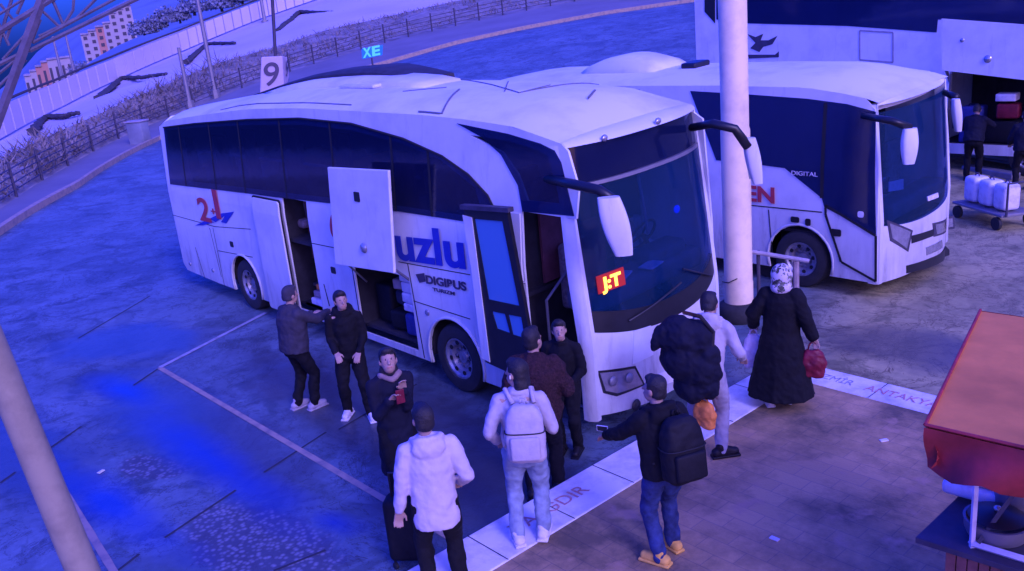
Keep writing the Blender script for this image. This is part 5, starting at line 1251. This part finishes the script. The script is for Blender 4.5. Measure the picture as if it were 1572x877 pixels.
def person(label, loc, heading, height=1.75, lean=0, twist=0, head=(0, 0), feet=((-.11, 0), (.11, .03)), hands=((-.28, .1, .85), (.28, .1, .85)),
           top='cloth_black', hem=.88, topw=1.0, trousers='cloth_black', shoes='shoe_black', hair='hair', hood=None, sleeves=None, longcoat=False, cloak=False, scarf=None, stout=1.0, fluffy=0,
           footdir=(0, 0), longhair=False, collar=None, extra=None, hint=None, group=None):
    s = height / 1.75
    root = thing('person', label, 'person', loc); root.rotation_euler = (0, 0, heading); root.scale = (s, s, s)
    tag(root, group=group)
    RL = Matrix.Rotation(-R_(lean), 3, 'X') @ Matrix.Rotation(R_(twist), 3, 'Z'); pel = V(0, -.0 - .10 * math.sin(R_(lean)), .93)
    U = lambda x, y, z: pel + RL @ (V(x, y, z) - V(0, 0, .93))
    shL, shR = U(-.172, -.01, 1.395), U(.172, -.01, 1.395)
    hipL, hipR = V(-.09, pel.y, .90), V(.09, pel.y, .90)
    kn, ft = [], []
    for hp, f, sg_ in ((hipL, feet[0], -1), (hipR, feet[1], 1)):
        fz = f[2] if len(f) > 2 else 0
        k, t = ik(hp, V(f[0], f[1], .09 + fz), .43, .42, V(sg_ * .15, 1, 0)); kn.append(k); ft.append(t)
    el, ha = [], []
    for sh, h, sg_ in ((shL, hands[0], -1), (shR, hands[1], 1)):
        e, t = ik(sh, V(*h), .29, .25, V(sg_ * .5, -1, -.3) if hint is None else V(*hint)); el.append(e); ha.append(t)
    HR = RL @ Matrix.Rotation(R_(head[0]), 3, 'Z') @ Matrix.Rotation(-R_(head[1]), 3, 'X')
    hc = U(0, .02, 1.62); Hh = lambda x, y, z: hc + HR @ V(x, y, z)
    # ---- continuous body
    b = MB()
    rings = []
    for z, rx, ry, yo in ((.84, .12, .09, 0), (.92, .165, .11, 0), (1.02, .15, .10, 0), (1.12, .14, .095, 0), (1.24, .155, .105, 0), (1.34, .17, .105, 0), (1.42, .15, .085, -.01), (1.47, .08, .06, -.01)):
        rings.append([U(math.cos(q) * rx * stout, yo + math.sin(q) * ry * stout, z) for q in [j * 2 * PI / 18 for j in range(18)]])
    b.loft(rings)
    b.capsule(U(0, -.01, 1.42), U(0, .01, 1.54), .058, .055)
    b.capsule(shL, shR, .06)
    for i in (0, 1):
        hp = (hipL, hipR)[i]; b.capsule(hp, kn[i], .088, .058); b.capsule(kn[i], ft[i], .058, .04)
        b.capsule(ft[i], ft[i] + V(0, .05, -.045), .036, .03)
        sh = (shL, shR)[i]; b.capsule(sh, el[i], .052, .040); b.capsule(el[i], ha[i], .041, .027)
    b.ell(Hh(0, 0, .01), (.075, .092, .112), HR); b.ell(Hh(0, .025, -.055), (.058, .068, .065), HR); b.capsule(Hh(0, .09, .01), Hh(0, .112, -.028), .011, .015, 8)
    for sg_ in (-1, 1): b.ell(Hh(sg_ * .078, -.005, -.005), (.012, .022, .032), HR, 10)
    b.capsule(Hh(-.02, .088, -.06), Hh(.02, .088, -.06), .009, .009, 8)
    # hands with five fingers
    for i in (0, 1):
        sg_ = (-1, 1)[i]; d = (ha[i] - el[i]).normalized(); sd = V(1, 0, 0); sd = (sd - d * sd.dot(d)).normalized(); n_ = d.cross(sd).normalized()
        if n_.z > 0: n_ = -n_
        w = ha[i]; pc = w + d * .085
        for q in (-.026, -.009, .009, .026): b.capsule(w + sd * q * .7, pc + sd * q, .016, .014, 8)
        for q, L_ in ((-.030, .062), (-.0105, .075), (.0105, .078), (.030, .066)):
            L_ *= 1; k1 = pc + sd * q * 1.15 + d * L_ * .5 + n_ * .012; k2 = k1 + d * L_ * .38 + n_ * .026
            b.capsule(pc + sd * q, k1, .0098, .0092, 8); b.capsule(k1, k2, .0092, .008, 8)
        th0 = w + d * .03 - sd * sg_ * .03; th1 = th0 + d * .035 - sd * sg_ * .028 + n_ * .008; b.capsule(th0, th1, .013, .011, 8); b.capsule(th1, th1 + d * .03 - sd * sg_ * .004 + n_ * .012, .011, .009, 8)
    eyes = [Hh(-.03, .088, .018), Hh(.03, .088, .018)]; mouth = [Hh(x, .096, -.06) for x in (-.018, 0, .018)]
    def fp(c):
        if min((c - e).length for e in eyes) < .0105: return 1
        if min((c - e).length for e in mouth) < .010: return 2
        return 0
    bake(b, 'body', None, root, .0085, 2, mats=['skin', 'eye', 'lip'], paint=fp)
    # ---- hair
    if hair:
        h = MB(); h.ell(Hh(0, -.014, .035), (.088, .098, .105), HR); h.ell(Hh(0, -.045, -.01), (.08, .07, .09), HR)
        h.ell(Hh(0, .045, .095), (.06, .05, .035), HR)
        if longhair: h.ell(Hh(0, -.06, -.09), (.09, .06, .12), HR)
        def cut(o):
            bm = bmesh.new(); bm.from_mesh(o.data); dl = []
            for v in bm.verts:
                l = HR.transposed() @ (v.co - hc)
                if l.y > .045 and l.z < .055: dl.append(v)
                elif l.z < (-.055 if not longhair else -.3) : dl.append(v)
            bmesh.ops.delete(bm, geom=dl, context='VERTS'); bm.to_mesh(o.data); bm.free()
        o = bake(h, 'hair' if hair == 'hair' else 'cap', hair, root, .010, 1, noiseamp=.009 if hair == 'hair' else .003); cut(o)
    # ---- jacket
    g = MB(); k = topw * stout
    prof = [(hem, .165, .125), (hem + .08, .17, .13), (1.02, .165, .128), (1.12, .165, .125), (1.24, .172, .13), (1.34, .172, .125), (1.41, .145, .10), (1.475, .085, .075)]
    if longcoat or cloak:
        prof = [(.93, .18, .14)] + [(z, rx * 1.04, ry * 1.05) for z, rx, ry in prof[3:]]
    rings = []
    for z, rx, ry in prof:
        rings.append([U(math.cos(q) * rx * k, math.sin(q) * ry * k, z) for q in [j * 2 * PI / 20 for j in range(20)]])
    if longcoat or cloak:
        low = []
        for z in lin(hem, .86, 5):
            t = (.93 - z) / .93; rx = .185 + (.16 if cloak else .05) * t; ry = .15 + (.14 if cloak else .06) * t; mx = (feet[0][0] + feet[1][0]) / 2 * t; my = (feet[0][1] + feet[1][1]) / 2 * t + pel.y * (1 - t)
            low.append([V(mx + math.cos(q) * rx * k * (1 + (.05 * math.sin(q * 7) * t)), my + math.sin(q) * ry * k * (1 + .05 * math.sin(q * 7) * t), z) for q in [j * 2 * PI / 20 for j in range(20)]])
        rings = low + rings
    g.loft(rings)
    g.capsule(shL, shR, .062 * topw); g.capsule(shL, U(0, -.01, 1.46), .055 * topw, .07)
    g.capsule(shR, U(0, -.01, 1.46), .055 * topw, .07)
    for i in (0, 1):
        sh = (shL, shR)[i]; wr = ha[i] - (ha[i] - el[i]).normalized() * .01
        g.capsule(sh, el[i], .070 * topw, .058 * topw); g.capsule(el[i], wr, .058 * topw, .045 * topw)
        if cloak: g.capsule(sh, el[i], .10, .09); g.capsule(el[i], wr, .085, .075)
    if collar != 'none':
        ring = [U(math.cos(q) * .075, -.005 + math.sin(q) * .075, 1.475) for q in lin(0, 2 * PI, 14)]; g.tube(ring, .028, 8)
    if hood == 'down':
        g.ell(U(0, -.105, 1.43), (.14, .06, .10), RL); ring = [U(math.cos(q) * .11, -.03 + math.sin(q) * .10, 1.475 + .03 * math.sin(-q)) for q in lin(0, 2 * PI, 18)]; g.tube(ring, .035, 8)
    if fluffy:
        rg = random.Random(5)
        bake(g, 'jacket', top, root, .014, 2, noiseamp=.022)
    else: bake(g, 'coat' if longcoat else 'cloak' if cloak else 'jacket', top, root, .0125, 3, noiseamp=.013)
    if hood == 'up':
        g = MB(); g.ell(Hh(0, -.02, .01), (.13, .14, .155), HR); g.ell(Hh(0, -.06, -.11), (.13, .12, .09), HR)
        o = bake(g, 'hood', scarf or top, root, .012, 3, noiseamp=.006)
        bm = bmesh.new(); bm.from_mesh(o.data); dl = [v for v in bm.verts if (HR.transposed() @ (v.co - hc)).y > .065]; bmesh.ops.delete(bm, geom=dl, context='VERTS'); bm.to_mesh(o.data); bm.free()
    # ---- trousers
    if trousers:
        g = MB(); rings = []
        for z, rx, ry in ((.80, .13, .10), (.86, .175, .125), (.95, .165, .118), (1.0, .155, .11)):
            rings.append([V(math.cos(q) * rx * stout, pel.y + math.sin(q) * ry * stout, z) for q in [j * 2 * PI / 18 for j in range(18)]])
        g.loft(rings)
        for i in (0, 1):
            hp = (hipL, hipR)[i]; g.capsule(hp, kn[i], .108, .078); g.capsule(kn[i], ft[i] + V(0, 0, -.01), .078, .066)
        bake(g, 'trousers', trousers, root, .0125, 3, noiseamp=.014)
    for i in (0, 1):
        f = (feet[0], feet[1])[i]; fz = f[2] if len(f) > 2 else 0; a = R_(footdir[i]); dr = V(-math.sin(a), math.cos(a), 0); c = V(ft[i].x, ft[i].y, fz)
        g = MB(); g.capsule(c - dr * .05 + V(0, 0, .052), c + dr * .145 + V(0, 0, .045), .054, .047); g.capsule(c + V(0, 0, .06), c + V(0, 0, .12), .058, .056); g.capsule(c + V(0, 0, .09), c + dr * .11 + V(0, 0, .055), .05, .045)
        sd = V(dr.y, -dr.x, 0); 
        so = MB(); so.rbox(c + dr * .045 + V(0, 0, .012), (.104, .30, .028), a, .012)
        sh_ = bake(g, 'shoe', shoes, root, .010, 2)
        s2 = so.build('sole', 'shoe_white' if shoes == 'shoe_white' else shoes, None, smooth='auto'); s2.parent = sh_
    root['_s'] = 1; del root['_s']
    root_pose = dict(U=U, RL=RL, Hh=Hh, ha=ha, el=el, sh=(shL, shR), root=root, s=s, pel=pel)
    if extra: extra(root_pose)
    return root_pose
def towards(loc, tgt):
    d = Vector(tgt) - Vector(loc); return math.atan2(d.y, d.x) - PI / 2
def wpt(P, v):
    r = P['root']; return Vector(r.location) + Matrix.Rotation(r.rotation_euler[2], 3, 'Z') @ (v * P['s'])
camxy = (CAM.x, CAM.y, 0)
def head_to(u, v, loc):  # heading so that person faces the direction of camera rotated
    return towards(loc, camxy)
def backpack(P, name, m, label, w=.32, h=.46, d=.17, straps='same', dx=0, dz=0, tilt=0):
    o = thing(name, label, 'backpack', P['root'].location); o.rotation_euler = P['root'].rotation_euler; o.scale = P['root'].scale
    U = P['U']; g = MB(); c = V(dx, -.14 - d / 2, 1.20 + dz); rings = []
    n = 24
    def sect(z, sx, sy, yo=0): return [U(dx + math.copysign(abs(math.cos(q)) ** .6, math.cos(q)) * sx, -.125 - d / 2 + yo + math.copysign(abs(math.sin(q)) ** .6, math.sin(q)) * sy, z) for q in [j * 2 * PI / n for j in range(n)]]
    z0 = 1.20 + dz - h / 2
    g.loft([sect(z0, w * .40, d * .36), sect(z0 + .03, w * .49, d * .48), sect(z0 + h * .4, w * .5, d * .52), sect(z0 + h * .75, w * .46, d * .46), sect(z0 + h * .92, w * .38, d * .36), sect(z0 + h, w * .24, d * .2)])
    bake(g, 'bag_body', m, o, .012, 3, noiseamp=.008)
    g = MB(); g.rbox(V(0, 0, 0), (w * .74, .06, h * .42), 0, .025); R3 = P['RL']; g.v = [U(dx, -.125 - d * 1.02, z0 + h * .28) + R3 @ p for p in g.v]; g.build('front_pocket', m, None, smooth='auto').parent = o
    for sg_ in (-1, 1):
        pts = [U(sg_ * .09 + dx, -.13, 1.40), U(sg_ * .11, -.03, 1.50), U(sg_ * .115, .08, 1.46), U(sg_ * .125, .14, 1.34), U(sg_ * .15, .13, 1.20), U(sg_ * .175, .02, 1.06), U(sg_ * .14, -.12, 1.02)]
        MB().tube(pts, .02, 6).build('strap', m, None, smooth=True).parent = o
    zz = z0 + h * .30; ring = sect(zz + h * .24, w * .505, d * .53); MB().tube(ring + ring[:1], .006, 5).build('zip', 'seam', None).parent = o
    pts = [U(dx - .03, -.13 - d * .2, z0 + h - .01), U(dx - .02, -.14 - d * .2, z0 + h + .04), U(dx + .02, -.14 - d * .2, z0 + h + .04), U(dx + .03, -.13 - d * .2, z0 + h - .01)]; MB().tube(pts, .01, 6).build('handle', m, None, smooth=True).parent = o
    return o
def heldbag(P, hand, m, label, w=.3, h=.36, d=.12, name='hand_bag', cat='bag', drop=.12, rot=0):
    p = wpt(P, P['ha'][hand]) ; p.z -= .07
    o = thing(name, label, cat, p - Vector((0, 0, drop + h)))
    g = MB(); rings = []
    for t, k1, k2 in ((0, .75, .8), (.06, .95, 1), (.5, 1.05, 1.1), (.85, .85, .8), (1, .5, .3)):
        rings.append([Vector((math.copysign(abs(math.cos(q)) ** .7, math.cos(q)) * w / 2 * k1, math.copysign(abs(math.sin(q)) ** .7, math.sin(q)) * d / 2 * k2, h * t)) for q in [j * 2 * PI / 20 for j in range(20)]])
    g.loft(rings); ob = bake(g, 'bag_body', m, o, .012, 2, noiseamp=.016)
    g = MB().tube([(-w * .2, 0, h * .95), (-w * .14, 0, h + drop * .7), (0, 0, h + drop + .01), (w * .14, 0, h + drop * .7), (w * .2, 0, h * .95)], .01, 6); g.build('handle', m, None, smooth=True).parent = o
    o.rotation_euler = (0, 0, rot); return o

# A stout man in grey blue jacket reaching into the rear doorway
pA = G(470, 628); pA.z = 0
away = lambda p: towards(p, p + Vector((p.x - CAM.x, p.y - CAM.y, 0)))
def img(p, deg):  # heading: 0 faces away from camera, positive turns towards picture left
    return away(p) + R_(deg)
person('stout man in a grey blue jacket and cap reaching toward the rear doorway', pA, img(pA, -62), 1.80, lean=4, head=(0, -5), feet=((-.12, -.05), (.10, .08)), hands=((-.16, .42, 1.22), (.14, .50, 1.28)),
       top='cloth_greyblue', hem=.86, topw=1.15, stout=1.22, trousers='cloth_black', shoes='cloth_grey', hair='cloth_greyblue')
pB = G(552, 638); pB.z = 0
person('young man in a black tracksuit and white shoes facing the camera by the luggage bay', pB, img(pB, 172), 1.80, lean=3, head=(24, -12), feet=((-.17, .12), (.14, -.05)), hands=((-.15, .22, .97), (.13, .24, 1.0)),
       top='cloth_black', topw=.98, trousers='cloth_black', shoes='shoe_white', footdir=(14, -14), hood='down')
pC = G(626, 778); pC.z = 0
P = person('person in a long dark coat with pale fur collar looking down at a phone', pC, img(pC, 196), 1.88, lean=4, head=(-12, -24), feet=((-.1, 0), (.1, .05)), hands=((-.06, .24, 1.37), (.09, .26, 1.30)),
       top='cloth_navy', longcoat=True, hem=.45, trousers='cloth_black', hair='hair', longhair=True)
r = P['root']
g = MB(); g.tube([P['U'](math.cos(q) * .088, .005 + math.sin(q) * .085, 1.47 + .015 * math.sin(q * 3)) for q in lin(0, 2 * PI, 16)], .034, 8); o = bake(g, 'fur_collar', 'coat_lining', r, .011, 1, noiseamp=.016)
ph = thing('phone', 'small dark reddish phone held by the person in the long dark coat', 'phone', wpt(P, V(.02, .36, 1.36))); MB().rbox(wpt(P, V(.02, .36, 1.36)), (.09, .02, .15), r.rotation_euler[2], .008).build('phone_body', 'bag_red', ph); MB().rbox(wpt(P, V(.02, .349, 1.36)), (.075, .002, .13), r.rotation_euler[2], .001).build('screen', 'black', ph)
pD = G(688, 918); pD.z = 0
P = person('person in a long white hooded jacket and dark trousers seen from behind', pD, img(pD, 4), 1.92, lean=2, head=(8, -8), feet=((-.13, 0), (.13, .02)), hands=((-.29, .05, .86), (.24, .14, .98)),
           top='cloth_white', hem=.72, topw=1.10, stout=1.02, trousers='cloth_black', shoes='shoe_black', hood='down')
sc = thing('suitcase', 'tall black suitcase standing left of the person in the white hooded jacket', 'suitcase', G(633, 866))
g0 = G(632, 866); MB().rbox(g0 + Vector((0, 0, .42)), (.36, .24, .66), .7, .06).build('shell', 'bag_black', sc, smooth='auto')
MB().tube([g0 + Vector((-.08, -.06, .7)), g0 + Vector((-.08, -.06, 1.0)), g0 + Vector((.08, .07, 1.0)), g0 + Vector((.08, .07, .7))], .012, 6).build('handle', 'black', sc)
for s1, s2 in ((-1, -1), (-1, 1), (1, -1), (1, 1)): MB().lathe([(.001, -.015), (.035, -.015), (.035, .015), (.001, .015)], g0 + Matrix.Rotation(.7, 3, 'Z') @ Vector((s1 * .13, s2 * .08, .036)) + Vector((0, 0, 0)), 'Y', 14).build('wheel', 'rubber', sc); MB().tube([g0 + Matrix.Rotation(.7, 3, 'Z') @ Vector((s1 * .13, s2 * .08, .05)), g0 + Matrix.Rotation(.7, 3, 'Z') @ Vector((s1 * .13, s2 * .08, .12))], .015, 6).build('wheel_fork', 'black', sc)
pE = G(862, 768); pE.z = .0
P = person('person in a fluffy dark brown jacket waiting at the open front door', pE - Vector((.20, .04, 0)), img(pE, -8), 1.92, lean=7, head=(-30, -18), feet=((-.12, -.02), (.12, .1)), hands=((-.22, .22, 1.0), (.26, .24, 1.05)),
           top='cloth_brown', fluffy=1, hem=.84, topw=1.32, stout=1.1, trousers='cloth_black', hair='hair')
pF = G(820, 850); pF.z = .134
P = person('person in white jacket and pale jeans, head turned left, wearing a white backpack', pF, img(pF, -6), 1.88, lean=5, head=(58, -6), feet=((-.13, .0), (.10, .08)), hands=((-.23, .10, .98), (.20, .22, 1.05)),
           top='cloth_offwhite', hem=.88, topw=1.0, trousers='denim_light', shoes='shoe_white', longhair=True, footdir=(20, -8))
backpack(P, 'backpack', 'cloth_offwhite', 'white backpack worn over the white jacket with pale jeans', w=.34, h=.50, d=.18, dx=.05, dz=-.03)
MB().rbox(P['Hh'](-.092, .0, -.01), (.014, .018, .034), 0, .005).build('earphone', 'shoe_white', None).parent = P['root']
pG = Vector((-.28, -1.55, 0))
P = person('man in black standing in the front doorway of the large coach facing the queue', pG, towards(pG, (3.2, -8, 0)), 1.68, lean=4, head=(20, -14), feet=((-.1, 0), (.1, .03)), hands=((-.16, .26, 1.05), (.14, .26, 1.02)),
           top='cloth_black', topw=1.05, trousers='cloth_black')
pH = G(1026, 858, .12); pH.z = .122
P = person('man in a black jacket, dark blue jeans and tan boots looking left', pH, img(pH, 28), 1.80, lean=7, head=(30, -14), feet=((-.1, -.03), (.12, .12)), hands=((-.30, .46, 1.10), (.18, .28, 1.06)),
           top='cloth_black', hem=.86, topw=1.2, stout=1.05, trousers='denim_dark', shoes='tan_leather', hood='down', footdir=(34, 10))
backpack(P, 'backpack', 'bag_black', 'large black backpack on the man with tan boots', w=.38, h=.56, d=.24, dx=.06, dz=-.04)
MB().rbox(P['U'](-.16, .02, 1.24) + P['RL'] @ V(-.035, 0, 0), (.01, .07, .05), 0, .004).build('sleeve_patch', 'shoe_white', None).parent = P['root']
hb_ = thing('phone', 'pale phone held out by the man with tan boots', 'phone', wpt(P, P['ha'][0] + V(0, .08, .03))); MB().rbox(wpt(P, P['ha'][0] + V(0.0, .10, .02)), (.11, .010, .06), .4, .004).build('phone_body', 'can', hb_); MB().rbox(wpt(P, P['ha'][0] + V(0.0, .10, .02)) + Vector((0, 0, .0)), (.10, .013, .05), .4, .003).build('screen', 'black', hb_)
# person with huge dark bag in front of the coach nose
pI = G(1090, 698, .12); pI.z = .122
P = person('person in a pale hooded top and light trousers bending under a huge dark bag', pI, img(pI, -12), 1.88, lean=20, head=(-10, -10), feet=((-.22, .12), (.12, -.02)), hands=((-.12, .36, .90), (.30, .30, .98)),
           top='cloth_offwhite', hem=.92, topw=1.05, trousers='cloth_grey', shoes='shoe_black', hood='down', footdir=(-10, -60))
o = thing('duffel_bag', 'huge dark navy bag slung on the back of the bending person before the coach nose', 'bag', P['root'].location)
p0 = wpt(P, P['U'](-.26, -.26, 1.18)); p1 = PD(1050, 545, math.hypot(p0.x - CAM.x, p0.y - CAM.y))
g = MB(); 
dd = math.hypot(p0.x - CAM.x, p0.y - CAM.y)
for (u, v, r_) in ((1042, 518, .24), (1066, 518, .21), (1045, 550, .25), (1066, 565, .25), (1060, 592, .20), (1084, 590, .17), (1020, 515, .13), (1080, 545, .19), (1090, 570, .15)):
    g.ell(PD(u, v, dd) - o.location, (r_, r_ * .72, r_))
g.capsule(PD(1010, 518, dd) - o.location, PD(1004, 536, dd) - o.location, .07, .04)
bake(g, 'bag_body', 'cloth_navy', o, .016, 6, noiseamp=.022)
g = MB().tube([PD(1050, 480, dd + .25), PD(1075, 486, dd - .1), PD(1095, 510, dd - .05), PD(1092, 560, dd - .1)], .022, 6); g.build('strap', 'black', o)
ob_ = heldbag(P, 1, 'bag_orange', 'orange bag carried low between the black backpack and the pale trousers', .26, .30, .14, drop=.03)
pp = PD(1083, 655, math.hypot(pI.x - CAM.x, pI.y - CAM.y) - .12); ob_.location = Vector((pp.x, pp.y, pp.z))
# woman in black cloak
pJ = G(1200, 632, .0); pJ.z = .134
P = person('woman in a long black cloak and floral headscarf seen from behind', pJ, img(pJ, -14), 1.74, lean=2, head=(6, -8), feet=((-.12, -.12), (.10, .05)), hands=((-.36, .08, .96), (.40, .02, .82)),
           top='cloth_black', cloak=True, hem=.13, topw=1.12, stout=1.12, trousers='cloth_black', shoes='shoe_white', hair=None, hood='up', scarf='floral', footdir=(30, -10))
heldbag(P, 0, 'bag_white', 'white plastic bag hanging from the left hand of the woman in the black cloak', .24, .44, .14, 'plastic_bag', 'bag', .06, img(pJ, 0))
heldbag(P, 1, 'bag_red', 'dark red handbag hanging from the right hand of the woman in the black cloak', .30, .34, .16, 'hand_bag', 'bag', .10, img(pJ, 0))
# people at the tall coach
pK = G(1512, 245); pK = PD(1512, 245, math.hypot(pK.x - CAM.x, pK.y - CAM.y)); base = PY(1500, 245, 14.6); pK = Vector((base.x, 14.35, 0))
person('person in dark clothes leaning into the luggage bay of the tall coach', pK, 0.25, 1.85, lean=22, feet=((-.12, 0), (.12, .05)), hands=((-.2, .5, 1.2), (.2, .5, 1.3)), top='cloth_navy', topw=1.2, stout=1.1)
pL = Vector((PY(1574, 245, 13.8).x, 13.7, 0))
person('person in a navy jacket at the right edge beside the tall coach luggage bay', pL, .5, 1.80, lean=3, feet=((-.12, 0), (.12, .05)), hands=((-.24, .3, 1.0), (.2, .3, 1.1)), top='cloth_navy', topw=1.2, stout=1.1)
# seated driver
dr_ = person('driver in a pale shirt seated behind the coach steering wheel', Vector((-1.12, .62, .62)), -PI / 2, 1.72, lean=-2, feet=((-.13, .62, .45), (.13, .62, .45)), hands=((-.18, .40, 1.32), (.18, .40, 1.32)), top='cloth_offwhite', topw=1.0, trousers='cloth_black')

# ------------------------------------------------------------------ light
w = D_.worlds.new('World'); SC.world = w; w.use_nodes = True; nt = w.node_tree; bg = nt.nodes['Background']
sky = nt.nodes.new('ShaderNodeTexSky'); sky.sky_type = 'NISHITA'; sky.sun_disc = False
EL, AZs = R_(34), None
sund = Vector((.90, -.22, 0)).normalized()   # towards the sun: from behind the camera's right shoulder
sky.sun_elevation = EL; sky.sun_rotation = math.atan2(sund.x, sund.y)
sky.air_density = 2.2; sky.dust_density = 3.0; sky.ozone_density = 4.0
tcw = nt.nodes.new('ShaderNodeTexCoord'); sx = nt.nodes.new('ShaderNodeVectorMath'); sx.operation = 'DOT_PRODUCT'; sx.inputs[1].default_value = (1.0, .02, .05)
nt.links.new(tcw.outputs['Generated'], sx.inputs[0])
rr = nt.nodes.new('ShaderNodeValToRGB'); rr.color_ramp.elements[0].position = .45; rr.color_ramp.elements[1].position = 1.0
mr = nt.nodes.new('ShaderNodeMapRange'); mr.inputs[1].default_value = -1; mr.inputs[2].default_value = 1; nt.links.new(sx.outputs['Value'], mr.inputs[0]); nt.links.new(mr.outputs[0], rr.inputs['Fac'])
rr.color_ramp.elements[0].color = (.07, .30, 5.5, 1); rr.color_ramp.elements[1].color = (1.15, .82, 2.5, 1)
mxx = nt.nodes.new('ShaderNodeMix'); mxx.data_type = 'RGBA'; mxx.blend_type = 'MULTIPLY'; mxx.inputs[0].default_value = 1
nt.links.new(sky.outputs[0], mxx.inputs[6]); nt.links.new(rr.outputs['Color'], mxx.inputs[7]); nt.links.new(mxx.outputs[2], bg.inputs['Color'])
bg.inputs['Strength'].default_value = .10
sl = D_.lights.new('sun', 'SUN'); sl.energy = 1.5; sl.angle = R_(13); sl.color = (.36, .34, 1.0)
so_ = D_.objects.new('sun', sl); COL.objects.link(so_)
dv = -(Vector((sund.x * math.cos(EL), sund.y * math.cos(EL), math.sin(EL)))); so_.rotation_euler = dv.to_track_quat('-Z', 'Y').to_euler()
SC.view_settings.view_transform = 'Standard'; SC.view_settings.look = 'None'; SC.view_settings.exposure = .42; SC.view_settings.gamma = 1; SC.view_settings.use_curve_mapping = False
SC.render.engine = 'CYCLES'; SC.cycles.max_bounces = 6; SC.cycles.use_denoising = True
